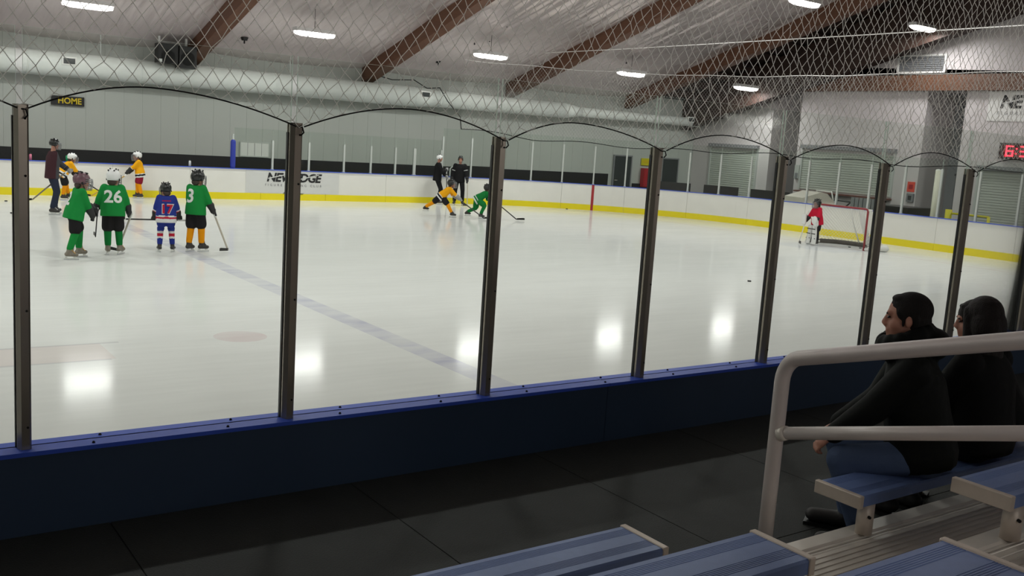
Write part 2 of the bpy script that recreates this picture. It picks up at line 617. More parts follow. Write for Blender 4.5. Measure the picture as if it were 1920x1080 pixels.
struct('wall_back', MB().box((-10, -8.6, 0), (37.1, -8.4, 6)), M['wall_white'], label='grey wall behind the bleachers')
struct('wall_left', MB().box((-10.2, -8.6, 0), (-10, WALL_Y + 0.2, 11)), M['wall_grey'], label='grey wall at the other end of the hall')

# roof: deck, vinyl faced insulation between the beams, glued timber beams
ce = MB()
ce.prism([(WALL_Y + 0.2, deck_z(WALL_Y) + 0.15), (RIDGE_Y, deck_z(RIDGE_Y) + 0.2), (-8.6, deck_z(-8.6) + 0.2), (-8.6, deck_z(-8.6) + 0.4), (RIDGE_Y, deck_z(RIDGE_Y) + 0.4), (WALL_Y + 0.2, deck_z(WALL_Y) + 0.4)], 'x', -10.2, 37.1)
ceil = struct('ceiling', ce, M['deck_dark'], label='pitched roof over the rink')
BEAM_X = [-10.5, -3.7, 3.1, 9.9, 16.7, 23.5, 30.3]
rs = np.random.RandomState(3)
for bi in range(6):
    xa, xb = BEAM_X[bi] + 0.2, BEAM_X[bi + 1] - 0.2
    for y0, y1 in ((RIDGE_Y, WALL_Y + 0.1), (-8.5, RIDGE_Y)):
        nx, ny = (170, 60) if y0 == RIDGE_Y else (30, 10)
        xs = np.linspace(xa, xb, nx)
        ys = np.linspace(y0, y1, ny)
        X, Y = np.meshgrid(xs, ys, indexing='ij')
        Z = np.vectorize(deck_z)(Y)
        f = (X - xa) / (xb - xa)
        wav = np.zeros_like(X)
        for k in range(20):
            kx, ky, ph = rs.uniform(2, 34), rs.uniform(-0.9, 0.9), rs.uniform(0, 6.28)
            am = 0.05 / (1 + 0.10 * kx)
            wav += am * np.abs(np.sin(0.5 * kx * X + ky * Y + ph))
        grow = np.clip((WALL_Y - Y) / 6.0, 0.15, 1.2)
        Z = Z - (0.10 * np.sin(np.pi * f) + wav * grow * 0.8)
        v = np.stack([X, Y, Z], -1).reshape(-1, 3)
        idx = np.arange(nx * ny).reshape(nx, ny)
        fc = np.stack([idx[:-1, :-1], idx[:-1, 1:], idx[1:, 1:], idx[1:, :-1]], -1).reshape(-1, 4)
        me = bpy.data.meshes.new('insulation_sheet')
        me.from_pydata(v.tolist(), [], fc.tolist())
        me.polygons.foreach_set('use_smooth', [True] * len(me.polygons))
        link('insulation_sheet', me, M['foil'], ceil)


def beam(x, wd, low, slope, top, mt, label):
    hw = wd / 2
    L = [(WALL_Y - 0.03, low), (RIDGE_Y, low + slope * (WALL_Y - RIDGE_Y)), (-8.38, low + slope * (WALL_Y - RIDGE_Y) - slope * (RIDGE_Y + 8.38))]
    U = [(-8.38, deck_z(-8.38) + top), (RIDGE_Y, deck_z(RIDGE_Y) + top), (WALL_Y - 0.03, deck_z(WALL_Y) + top)]
    mb = MB()
    for a, b, c, d2 in ((L[0], L[1], U[1], U[2]), (L[1], L[2], U[0], U[1])):
        mb.prism([a, b, c, d2], 'x', x - hw, x + hw)
    return tag(mb.build('roof_beam', mt), label, 'beam', 'timber roof beams')


for x, lb in ((3.1, 'brown timber roof beam nearest the left wall end'), (9.9, 'brown timber roof beam running up above the black loudspeaker'), (16.7, 'brown timber roof beam between the second and third hanging lamps'),
              (23.5, 'brown timber roof beam rising behind the third hanging lamp'), (30.3, 'brown timber roof beam above the thin end of the duct')):
    beam(x, 0.42, 4.38, 0.30, 0.05, M['wood'], lb)
beam(34.2, 0.6, 3.62, 0.285, 0.1, M['wood_dark'], 'dark deep roof beam against the end wall gable')
pl = MB()
for k in range(14):
    y = 29.4 - k * 1.2
    z = deck_z(y) + 0.02
    pl.box((30.55, y - 0.06, z - 0.14), (33.85, y + 0.06, z + 0.14))
o = pl.build('purlin_rows', M['wood_dark'], ceil)
o['kind'] = 'stuff'

# ------------------------------------------------------------------ barrier path
L1 = END_X - RAD + 10
LA = math.pi / 2 * RAD
L2 = FAR_Y - 2 * RAD
S_END = L1 + LA
S_NEAR = L1 + 2 * LA + L2


def path(s):
    """ice side line of the boards, clockwise from far left; returns point and outward normal"""
    if s <= L1:
        return Vector((-10 + s, FAR_Y, 0)), Vector((0, 1, 0))
    s -= L1
    if s <= LA:
        a = math.pi / 2 - s / RAD
        n = Vector((math.cos(a), math.sin(a), 0))
        return Vector((END_X - RAD, FAR_Y - RAD, 0)) + n * RAD, n
    s -= LA
    if s <= L2:
        return Vector((END_X, FAR_Y - RAD - s, 0)), Vector((1, 0, 0))
    s -= L2
    if s <= LA:
        a = -s / RAD
        n = Vector((math.cos(a), math.sin(a), 0))
        return Vector((END_X - RAD, RAD, 0)) + n * RAD, n
    s -= LA
    return Vector((END_X - RAD - s, 0, 0)), Vector((0, -1, 0))


def near_s(x):
    return S_NEAR + (END_X - RAD - x)


def strip(mb, s0, s1, o0, o1, z0, z1, step=0.5, mi=0):
    curved = (L1 - 0.01 < s1 and s0 < S_END) or (S_END + L2 - 0.01 < s1 and s0 < S_NEAR)
    n = max(1, int(math.ceil((s1 - s0) / step))) if curved else 1
    rings = []
    for i in range(n + 1):
        p, nn = path(s0 + (s1 - s0) * i / n)
        rings.append([p + nn * o0 + Vector((0, 0, z0)), p + nn * o1 + Vector((0, 0, z0)), p + nn * o1 + Vector((0, 0, z1)), p + nn * o0 + Vector((0, 0, z1))])
    mb.rings(rings, mi)
    return mb


def pane(parent, s0, s1, off, z0, z1):
    mb = strip(MB(), s0, s1, off, off + 0.012, z0, z1)
    me = mb.mesh('glass_pane')
    o = link('glass_pane', me, [M['glass'], M['glass_edge']], parent)
    for f in me.polygons:
        if f.area < 0.08 * (z1 - z0) * 0.5 or abs(f.normal.z) > 0.9:
            f.material_index = 1
    return o


def boards(parent, s0, s1, inner, outer, seg, face, back=None):
    n = max(1, round((s1 - s0) / seg))
    for i in range(n):
        a, b = s0 + (s1 - s0) * i / n + 0.004, s0 + (s1 - s0) * (i + 1) / n - 0.004
        strip(MB(), a, b, inner, inner + 0.03, 0.22, CAP_Z - 0.02).build('board_panel', face, parent)
        strip(MB(), a, b, inner - 0.012, inner + 0.03, 0.0, 0.22).build('kick_plate', M['kick_yellow'], parent)
    n2 = max(1, round((s1 - s0) / 3.66))
    for i in range(n2):
        a, b = s0 + (s1 - s0) * i / n2 + 0.002, s0 + (s1 - s0) * (i + 1) / n2 - 0.002
        strip(MB(), a, b, inner - 0.03, outer, CAP_Z - 0.02, CAP_Z).build('cap_rail', M['cap_blue'], parent)
        if back is not None:
            strip(MB(), a, b, outer - 0.05, outer - 0.02, back, CAP_Z - 0.02).build('back_panel', M['panel_navy'], parent)


# far side: open bench fronts on the left, glass from the blue padded post on
bf = empty('rink_barrier', (5, FAR_Y, 0), 0, 'white far boards with yellow kick plate and low glass along the long wall', 'rink barrier')
bf.location = (0, 0, 0)
GL0 = 10 + 10.45
boards(bf, 0, L1, 0.0, 0.14, 2.44, M['board_white'])
px = [10.45, 11.79, 13.11, 14.44, 15.5, 16.5, 17.3, 18.45]
for i, x in enumerate(px):
    if i:
        w_ = 0.03 if i != 6 else 0.05
        MB().box((x - w_, FAR_Y + 0.03, CAP_Z), (x + w_, FAR_Y + 0.1, CAP_Z + 0.98)).box((x - w_ * 1.5, FAR_Y + 0.02, CAP_Z), (x + w_ * 1.5, FAR_Y + 0.12, CAP_Z + 0.02)).build('post', M['alu_far'], bf)
    if i < len(px) - 1:
        pane(bf, 10 + x + 0.01, 10 + px[i + 1] - 0.01, 0.06, CAP_Z, CAP_Z + 1.34)
pp = MB().cap((10.42, FAR_Y + 0.06, CAP_Z + 0.06), (10.42, FAR_Y + 0.06, CAP_Z + 0.86), 0.085, 0.085, n=14)
o = pp.build('post_pad', M['pad_blue'], bf, True)
MB().cap((10.42, FAR_Y + 0.06, CAP_Z), (10.42, FAR_Y + 0.06, CAP_Z + 1.1), 0.03, 0.03).build('post', M['alu_far'], bf, True)

be = empty('rink_barrier', (0, 0, 0), 0, 'white curved corner and end boards with tall glass behind the goal', 'rink barrier')
boards(be, L1, S_NEAR, 0.0, 0.14, 2.44, M['board_white'])
s = L1 + 0.0
k = 0
while s < S_END + L2 + 8:
    p, n = path(s)
    a = math.atan2(n.y, n.x)
    mt = Matrix.Translation(p) @ Matrix.Rotation(a, 4, 'Z')
    MB().box((0.02, -0.028, CAP_Z), (0.09, 0.028, CAP_Z + 1.5), mtx=mt).box((0.01, -0.045, CAP_Z), (0.11, 0.045, CAP_Z + 0.02), mtx=mt).build('post', M['alu_far'], be)
    pane(be, s + 0.01, s + 1.235, 0.05, CAP_Z, CAP_Z + 1.8)
    s += 1.245
    k += 1
p0 = path(L1 - 0.7)
# red goal line painted up the boards, a child of the boards
sg = L1 + RAD * math.acos(max(-1, min(1, (math.sqrt(max(0, RAD ** 2 - (24.25 - 18.5) ** 2))) / RAD)))
strip(MB(), sg - 0.05, sg + 0.05, -0.016, 0.0, 0.0, CAP_Z - 0.02).build('goal_line_stripe', M['red'], be)

# near side
bn = empty('rink_barrier', (0, 0, 0), 0, 'low navy blue boards with bright blue cap and steel posts in front', 'rink barrier')
sN0, sN1 = near_s(18.5), near_s(-8)
boards(bn, sN0, sN1, -0.05, 0.09, 3.66, M['board_white'], 0.3)
post_me = None
cs_me = MB().cap((0, 0, -0.001), (0, 0, 0.002), 0.008, 0.007, n=8).mesh('cap_screw')
cs_me.materials.append(M['joint'])
for n in range(-5, 15):
    x = n * 1.22
    if post_me is None:
        mb = MB()
        mb.prism([(-0.027, -0.02), (-0.013, -0.049), (0.02, -0.049), (0.027, -0.042), (0.027, 0.0), (-0.027, 0.0)], 'z', CAP_Z, CAP_Z + 1.498)
        mb.prism([(-0.026, 0.016), (0.026, 0.016), (0.026, 0.022), (-0.026, 0.022)], 'z', CAP_Z, CAP_Z + 1.498)
        mb.box((-0.012, -0.001, CAP_Z), (0.012, 0.017, CAP_Z + 1.498))
        post_me = mb.mesh('post')
        post_me.materials.append(M['alu_dark'])
        sc_me = MB().cap((0.012, -0.047, 0), (0.012, -0.052, 0), 0.006, 0.005, n=8).mesh('screw')
        sc_me.materials.append(M['joint'])
        gk_me = MB().box((-0.031, 0.0, CAP_Z), (-0.027, 0.02, CAP_Z + 1.45)).mesh('gasket')
        gk_me.materials.append(M['black'])
    o = link('post', post_me, None, bn)
    o.location = (x, 0, 0)
    for z in (0.1, 0.62, 1.2, 1.44):
        c = link('screw', sc_me, None, o)
        c.location = (0, 0, CAP_Z + z)
    c = link('gasket', gk_me, None, o)
    if n < 14:
        pane(bn, near_s(x + 1.22 - 0.014), near_s(x + 0.014), -0.014, CAP_Z - 0.0, CAP_Z + 1.82)
    for dx in (0.28, 0.9):
        for yy, ex in ((-0.06, 0), (0.045, 0.05)):
            o = link('cap_screw', cs_me, None, bn)
            o.location = (x + dx + ex, yy, CAP_Z)

# ------------------------------------------------------------------ advertising on boards, wall, sign, clock
ad = tag(MB().box((10.85, FAR_Y - 0.012, 0.25), (14.25, FAR_Y - 0.001, 1.0)).build('board_advert', M['board_grey']), 'grey club advert with black lettering on the far boards', 'advert')


def club_logo(parent, origin, xd, w_, sub, small):
    x = Vector(xd)
    o = Vector(origin)
    k = w_ / 2.0
    place_text('club_name', 'NEW EDGE', 0.44 * k, M['text_black'], parent, o, x, shear=0.22, offset=0.016 * k, spacing=0.92)
    st = MB()
    for a, b, h in ((-1.0, -0.2, 0.03), (0.25, 1.0, -0.02)):
        p = o + x * (a * k)
        q = o + x * (b * k) + Vector((0, 0, 0.14 * k))
        nrm = x.cross(Vector((0, 0, 1)))
        st.add([p + nrm * 0.006 - Vector((0, 0, 0.05 * k)), q + nrm * 0.006, q + nrm * 0.006 + Vector((0, 0, 0.03 * k)), p + nrm * 0.006 - Vector((0, 0, 0.01 * k)),
                p + nrm * 0.003 - Vector((0, 0, 0.05 * k)), q + nrm * 0.003, q + nrm * 0.003 + Vector((0, 0, 0.03 * k)), p + nrm * 0.003 - Vector((0, 0, 0.01 * k))],
               [(0, 1, 2, 3), (7, 6, 5, 4), (0, 4, 5, 1), (1, 5, 6, 2), (2, 6, 7, 3), (3, 7, 4, 0)])
    st.build('logo_slash', M['board_grey'], parent)
    place_text('club_line', sub, 0.12 * k, M['text_grey'], parent, o - Vector((0, 0, 0.27 * k)), x, spacing=1.9)
    for i, t in enumerate(small):
        place_text('small_print', t, 0.13 * k, M['text_black'], parent, o - Vector((0, 0, (0.42 + 0.15 * i) * k)), x, shear=0.2)


club_logo(ad, (12.55, FAR_Y - 0.016, 0.76), (1, 0, 0), 1.85, 'FIGURE SKATING CLUB', ['www.', 'Proud Member'])
bn2 = tag(MB().box((END_WALL - 0.03, 11.4, 4.42), (END_WALL - 0.003, 15.35, 5.5)).build('club_banner', M['white']), 'white club banner with black lettering above the red clock', 'banner')
club_logo(bn2, (END_WALL - 0.034, 13.37, 5.1), (0, -1, 0), 2.9, 'FIGURE SKATING CLUB', ['Proud Member'])
hs = tag(MB().box((5.42, WALL_Y - 0.1, 2.72), (6.42, WALL_Y - 0.02, 3.02)).build('home_sign', M['black']), 'small black sign with yellow HOME lettering on the far wall', 'sign')
place_text('sign_lettering', 'HOME', 0.27, M['yellow_print'], hs, (5.97, WALL_Y - 0.105, 2.865), (1, 0, 0), offset=0.006, squeeze=0.95)
ck = empty('digital_clock', (END_WALL - 0.2, 13.6, 3.05), 0, 'black digital clock with red figures on the end wall', 'clock')
MB().box((-0.02, -1.0, 0.0), (0.19, 1.0, 0.58)).build('case', M['black'], ck)
MB().box((-0.03, -0.9, 0.06), (-0.02, 0.9, 0.52)).build('face', M['led_dim'], ck)
SEG = {'6': 'acdefg', '3': 'abcdg', '0': 'abcdef'}


def digit(mb, ch, cy, cz, w_, h):
    t = 0.05
    y0, y1 = cy + w_ / 2, cy - w_ / 2        # reading direction is -Y
    zt, zm, zb = cz + h / 2, cz, cz - h / 2
    for s_ in SEG[ch]:
        a, b = {'a': ((y0, zt), (y1, zt)), 'b': ((y1, zt), (y1, zm)), 'c': ((y1, zm), (y1, zb)), 'd': ((y0, zb), (y1, zb)), 'e': ((y0, zm), (y0, zb)), 'f': ((y0, zt), (y0, zm)), 'g': ((y0, zm), (y1, zm))}[s_]
        mb.box((-0.036, min(a[0], b[0]) - t / 2, min(a[1], b[1]) - t / 2), (-0.03, max(a[0], b[0]) + t / 2, max(a[1], b[1]) + t / 2))


dm = MB()
digit(dm, '6', 0.6, 0.29, 0.24, 0.34)
digit(dm, '3', 0.08, 0.29, 0.24, 0.34)
digit(dm, '0', -0.36, 0.29, 0.24, 0.34)
for z in (0.2, 0.38):
    dm.box((-0.036, 0.32, z - 0.025), (-0.03, 0.37, z + 0.025))
dm.build('figures', M['led'], ck)

# gable vent
gv = empty('gable_vent', (END_WALL, 18.3, 6.22), 0, 'wide framed louvre vent high in the white gable', 'vent')
MB().box((-0.05, -1.05, 0), (0.01, -0.97, 0.72)).box((-0.05, 0.97, 0), (0.01, 1.05, 0.72)).box((-0.05, -0.97, 0), (0.01, 0.97, 0.07)).box((-0.05, -0.97, 0.65), (0.01, 0.97, 0.72)).build('frame', M['white'], gv)
MB().box((-0.01, -0.97, 0.07), (0.01, 0.97, 0.65)).build('backing', M['wall_dim'], gv)
for k in range(7):
    z = 0.1 + k * 0.08
    MB().prism([(-0.04, z), (-0.01, z + 0.04), (-0.01, z + 0.05), (-0.045, z + 0.012)], 'y', -0.96, 0.96).build('slat', M['wall_dim'], gv)

# ------------------------------------------------------------------ duct along the far wall
dt = empty('air_duct', (0, 29.65, 4.0), 0, 'long white round air duct along the far wall', 'duct')
prof = [(-9.9, 0.39), (18.4, 0.39), (19.6, 0.33), (26.0, 0.33), (27.0, 0.21), (34.35, 0.21), (34.5, 0.19)]


def duct_piece(name, a, b, ra, rb):
    return MB().tube([(a, 0, 0), (b, 0, 0)], [ra, rb], 28).build(name, M['duct'], dt, False)


for (a, ra), (b, rb) in zip(prof[:-1], prof[1:]):
    o = duct_piece('reducer' if ra != rb else 'duct_run', a, b, ra, rb)
    for f in o.data.polygons:
        f.use_smooth = len(f.vertices) == 4
for x, r_ in ((-3.7, 0.4), (0.5, 0.4), (4.6, 0.4), (8.0, 0.4), (12.6, 0.4), (16.2, 0.4), (19.6, 0.345), (22.8, 0.345), (26.0, 0.345), (27.0, 0.222), (30.6, 0.222)):
    MB().tube([(x - 0.025, 0, 0), (x + 0.025, 0, 0)], r_, 28).build('seam_ring', M['duct'], dt, True)
for x, r_ in ((5.78, 0.39), (18.8, 0.37), (33.7, 0.21)):
    g = MB().box((x - 0.22, -r_ - 0.03, -0.02), (x + 0.22, -r_ + 0.1, 0.02 + 0.22)).build('grille_frame', M['white'], dt)
    MB().box((x - 0.17, -r_ - 0.04, 0.02), (x + 0.17, -r_ - 0.028, 0.19)).build('grille', M['door_dark'], g)
for x in (1.5, 6.8, 13.3, 20.1, 27.9, 32.0):
    MB().box((x - 0.012, -0.01, 0.2), (x + 0.012, 0.01, deck_z(29.65) - 4.0 - 0.05)).build('hanger', M['alu_far'], dt)

# loudspeaker pair under the second beam
sp = empty('loudspeaker', (9.02, 29.0, 4.2), 0, 'black twin loudspeaker hung below a roof beam over the duct', 'loudspeaker')
MB().box((-0.62, -0.2, 0.12), (0.02, 0.25, 0.75)).build('cabinet', M['black'], sp)
MB().box((0.05, -0.25, 0.0), (0.62, 0.25, 0.72)).build('cabinet', M['black'], sp)
for cx in (-0.3, 0.33):
    MB().tube([(cx, -0.2 if cx < 0 else -0.25, 0.32), (cx, -0.235 if cx < 0 else -0.285, 0.32)], [0.2, 0.22], 18).build('cone', M['joint'], sp)
MB().box((-0.58, -0.04, 0.75), (-0.52, 0.04, 0.98)).box((0.3, -0.04, 0.7), (0.36, 0.04, 0.98)).box((-0.6, -0.22, 0.14), (-0.5, -0.2, 0.24)).build('bracket', M['alu_far'], sp)

# whiteboard seen behind the far glass
wb = tag(MB().box((11.75, WALL_Y - 0.05, 1.36), (12.8, WALL_Y - 0.02, 1.84)).build('whiteboard', M['white']), 'small white rink diagram board behind the far glass', 'board')
MB().box((11.71, WALL_Y - 0.06, 1.32), (12.84, WALL_Y - 0.045, 1.36)).box((11.71, WALL_Y - 0.06, 1.84), (12.84, WALL_Y - 0.045, 1.88)).box((11.71, WALL_Y - 0.06, 1.36), (11.75, WALL_Y - 0.045, 1.84)).box((12.8, WALL_Y - 0.06, 1.36), (12.84, WALL_Y - 0.045, 1.84)).build('frame', M['alu_far'], wb)
MB().box((12.26, WALL_Y - 0.054, 1.37), (12.275, WALL_Y - 0.05, 1.83)).box((12.0, WALL_Y - 0.054, 1.37), (12.01, WALL_Y - 0.05, 1.83)).box((12.53, WALL_Y - 0.054, 1.37), (12.54, WALL_Y - 0.05, 1.83)).build('printed_line', M['text_grey'], wb)

# ------------------------------------------------------------------ hanging lamps
lamp_lab = {}
first = None
for ri, (ly, lz) in enumerate(LAMP_ROWS):
    for li, lx in enumerate(LAMP_X):
        if first is None:
            t = empty('hanging_lamp', (0, 0, 0))
            MB().prism([(-0.2, 0.0), (0.2, 0.0), (0.15, 0.12), (-0.15, 0.12)], 'x', -0.68, 0.68).build('housing', M['lamp_body'], t)
            dm_ = mat('lamp_diffuser', (255, 252, 244), 0.5, emit=9.0)
            lens = []
            for k in range(7):
                xx = -0.66 + 1.32 * k / 6
                e = 1.0 if 0 < k < 6 else 0.72
                lens.append([Vector((xx, 0.19 * e * math.cos(a), -0.14 * e * math.sin(a) - 0.002)) for a in [math.pi * q / 8 for q in range(9)]])
            MB().rings(lens).build('diffuser', dm_, t, False)
            MB().tube([(0, 0, 0.12), (0, 0, 0.78)], 0.008, 6).build('cord', M['black'], t)
            MB().box((-0.12, -0.12, 0.74), (0.12, 0.12, 0.8)).build('ceiling_box', M['black'], t)
            ld = bpy.data.lights.new('lamp_light', 'AREA')
            ld.shape = 'RECTANGLE'
            ld.size, ld.size_y = 1.3, 0.36
            ld.energy = LAMP_W[0]
            ld.color = (1.0, 0.995, 0.985)
            lo = bpy.data.objects.new('lamp_light', ld)
            COL.objects.link(lo)
            lo.parent = t
            lo.location = (0, 0, -0.15)
            first = t
        else:
            t = copy_tree(first)
        t.location = (lx, ly, lz)
        if li == 0 and ri:
            ld = ld.copy()
            ld.energy = LAMP_W[ri]
        for ch in t.children:
            if ch.type == 'LIGHT':
                ch.data = ld
        hd = deck_z(ly) - 0.08 - lz
        for ch in t.children:
            if ch.name.startswith('cord'):
                ch.scale = (1, 1, (hd - 0.12) / 0.66)
                ch.location = (0, 0, 0.12 - 0.12 * (hd - 0.12) / 0.66)
            if ch.name.startswith('ceiling_box'):
                ch.location = (0, 0, hd - 0.76)
        rn = ('along the far wall', 'beside the roof ridge', 'above the near ice')[ri]
        cn = ['first', 'second', 'third', 'fourth', 'fifth', 'sixth', 'seventh'][li]
        tag(t, 'white hanging lamp %s, %s from the left' % (rn, cn), 'lamp', 'hanging lamps over the ice')

        if li == len(LAMP_X) - 1 and ri == len(LAMP_ROWS) - 1:
            sl = ld.copy()  # unseen lamp copies, added to fill the bleacher side with light
            sl.energy = STAND_FILL_W
            for q, lx2 in enumerate((-4.0, 1.5, 7.0, 12.5)):
                t = copy_tree(first)
                t.location = (lx2, -6.9, 3.2)
                for ch in t.children:
                    if ch.type == 'LIGHT':
                        ch.data = sl
                    if ch.name.startswith('cord'):
                        ch.scale = (1, 1, 0.5)
                        ch.location = (0, 0, 0.06)
                    if ch.name.startswith('ceiling_box'):
                        ch.location = (0, 0, -0.3)
                tag(t, 'added white fill lamp over the top bleacher row, %s from the left' % ['first', 'second', 'third', 'fourth'][q], 'lamp', 'added fill lamps over the bleachers')
for x, y in ((11.2, 28.6), (16.95, 27.8), (18.9, 28.6), (19.34, 24.7), (19.1, 26.4), (19.5, 26.0), (26.5, 26.3)):
    o = MB().tube([(0, 0, 0.0), (0, 0, 0.1)], [0.09, 0.13], 10).tube([(0, 0, -0.1), (0, 0, 0.02)], 0.025, 6).build('ceiling_hook', M['black'], ceil)
    o.location = (x, y, deck_z(y) - 0.2)

# ================================================================== NETTING
def net_mesh(name, u0, u1, top, bottom, place, du, dz, r, wob, seed):
    """diamond net: u along the run, z up; bottom(u) is its lower edge; place(u, z, w) -> xyz"""
    rg = np.random.RandomState(seed)
    ni = int((u1 - u0) / du)
    zmin = min(bottom(u0 + (u1 - u0) * t / 400.0) for t in range(401))
    nj = int((top - zmin) / dz) + 1
    jit = rg.normal(0, wob, (ni + 2, nj + 2, 3))
    pts, pid = [], {}

    def node(i, j):
        key = (i, j)
        if key not in pid:
            u = u0 + i * du
            z = top - j * dz
            b = bottom(u)
            if z < b + 0.002:
                z = b
            q = jit[i, j]
            pid[key] = len(pts)
            pts.append(place(u + q[0], z + (q[1] if z > b else 0), q[2]))
        return pid[key]
    segs = []
    for i in range(ni):
        for j in range(nj + 1):
            if (i + j) % 2:
                continue
            for dj in (1, -1):
                j2 = j + dj
                if j2 < 0 or j2 > nj:
                    continue
                ba, bb = bottom(u0 + i * du), bottom(u0 + (i + 1) * du)
                za, zb = top - j * dz, top - j2 * dz
                if za < ba and zb < bb:
                    continue
                segs.append((node(i, j), node(i + 1, j2)))
    P = np.array(pts)
    S = np.array(segs)
    A, B = P[S[:, 0]], P[S[:, 1]]
    D = B - A
    ln = np.linalg.norm(D, axis=1, keepdims=True)
    ok = ln[:, 0] > 0.004
    A, B, D, ln = A[ok], B[ok], D[ok], ln[ok]
    D = D / ln
    ref = np.tile(np.array([[0.31, 0.77, 0.13]]), (len(D), 1))
    U = np.cross(D, ref)
    U /= np.linalg.norm(U, axis=1, keepdims=True)
    V = np.cross(D, U)
    vs = []
    for end in (A, B):
        for k in range(3):
            a = 2 * math.pi * k / 3
            vs.append(end + r * (U * math.cos(a) + V * math.sin(a)))
    vs = np.stack(vs, 1)
    n = len(D)
    base = (np.arange(n) * 6)[:, None]
    fc = np.concatenate([base + np.array([[0, 1, 4, 3]]), base + np.array([[1, 2, 5, 4]]), base + np.array([[2, 0, 3, 5]])], 0)
    me = bpy.data.meshes.new(name)
    me.from_pydata(vs.reshape(-1, 3).tolist(), [], fc.tolist())
    me.polygons.foreach_set('use_smooth', [True] * len(me.polygons))
    return me


PT = CAP_Z + 1.498
NEAR_APEX = [0.42, 0.5, 0.40, 0.45, 0.5, 0.45, 0.5]


def scallop(u):
    n = math.floor(u / 1.22)
    f = u / 1.22 - n
    ap = NEAR_APEX[n % 7]
    g = f / ap if f < ap else (1 - f) / (1 - ap)
    g = max(0.0, min(1.0, g))
    return PT - 0.025 + 0.135 * (1 - (1 - g) ** 1.9)


nn = empty('safety_net', (0, 0, 0), 0, 'white diamond safety net hanging above the near glass', 'net')
me = net_mesh('net_cords', -3.66, 13.42, 5.9, scallop, lambda u, z, q: (u, -0.075 + q * 2, z), 0.039, 0.051, 0.0022, 0.004, 5)
o = link('net_cords', me, M['net'], nn)
o['kind'] = 'stuff'
for n in range(-3, 11):
    pts = [(n * 1.22 + 0.02 + 1.18 * t / 24.0, -0.078, scallop(n * 1.22 + 0.02 + 1.18 * t / 24.0)) for t in range(25)]
    MB().tube(pts, 0.0038, 6).build('edge_rope', M['rope'], nn, True)
    hk = MB().tube([(n * 1.22, -0.045, PT - 0.02), (n * 1.22 + 0.012, -0.075, PT - 0.02), (n * 1.22 + 0.018, -0.08, PT - 0.045), (n * 1.22 + 0.005, -0.075, PT - 0.06)], 0.004, 6)
    hk.build('hook', M['rope'], nn, True)

SA, SB = L1 + 0.8, S_NEAR - 3


def wavy(u):
    return 2.62 + 0.05 * math.sin(u * 1.7) + 0.03 * math.sin(u * 0.61 + 1) + (0.25 * max(0, 1 - (u - SA) / 3.0))


def end_place(u, z, q):
    p, n = path(u)
    p = p + n * (0.16 + q * 2)
    return (p.x, p.y, z)


en = empty('safety_net', (0, 0, 0), 0, 'white safety net behind the goal above the corner glass', 'net')
me = net_mesh('net_cords', SA, SB, 5.45, wavy, end_place, 0.062, 0.078, 0.0022, 0.004, 8)
o = link('net_cords', me, M['net'], en)
o['kind'] = 'stuff'
pts = [end_place(SA + (SB - SA) * t / 160.0, wavy(SA + (SB - SA) * t / 160.0), 0) for t in range(161)]
MB().tube(pts, 0.016, 6).build('edge_rope', M['rope'], en, True)
pts = [end_place(SA + (SB - SA) * t / 60.0, 5.45 - 0.02 * math.sin(t), 0) for t in range(61)]
MB().tube(pts, 0.013, 6).build('top_cable', M['white'], en, True)
pts = [(16.6, 29.9, 4.75), (17.3, 29.3, 4.55), (18.2, 29.2, 4.62), (18.8, 29.2, 4.35), (19.2, 28.9, 4.4), (19.35, 28.5, 3.9), (19.6, 27.9, 3.3), tuple(end_place(SA, wavy(SA), 0))]
MB().tube(pts, 0.02, 6).build('tie_cable', M['rope'], en, True)
tag(MB().tube([(22.5, 29.6, 6.02), (22.5, 22, 5.98), (22.5, 12, 5.98), (22.5, 1.2, 6.0)], 0.014, 6).build('support_cable', M['white']), 'thin white cable stretched across the hall under the beams', 'cable')

# ================================================================== BLEACHERS
SEAT_Z, SEAT_Y, RISE, RUN = 1.06, -1.95, 0.24, 0.665


def plank_profile(wd, th, groove=True):
    """cross section (y, z), y from 0 backwards, top at z = 0"""
    top = [(0.0, -0.008), (-0.006, 0.0)]
    if groove:
        for c in (0.045, 0.165):
            for k in range(6):
                y = -(c + k * 0.0085 - 0.018)
                top += [(y, 0.0), (y - 0.0015, -0.0012), (y - 0.004, -0.0012), (y - 0.0055, 0.0)]
    top += [(-wd + 0.006, 0.0), (-wd, -0.008)]
    return top + [(-wd, -th), (0.0, -th)]


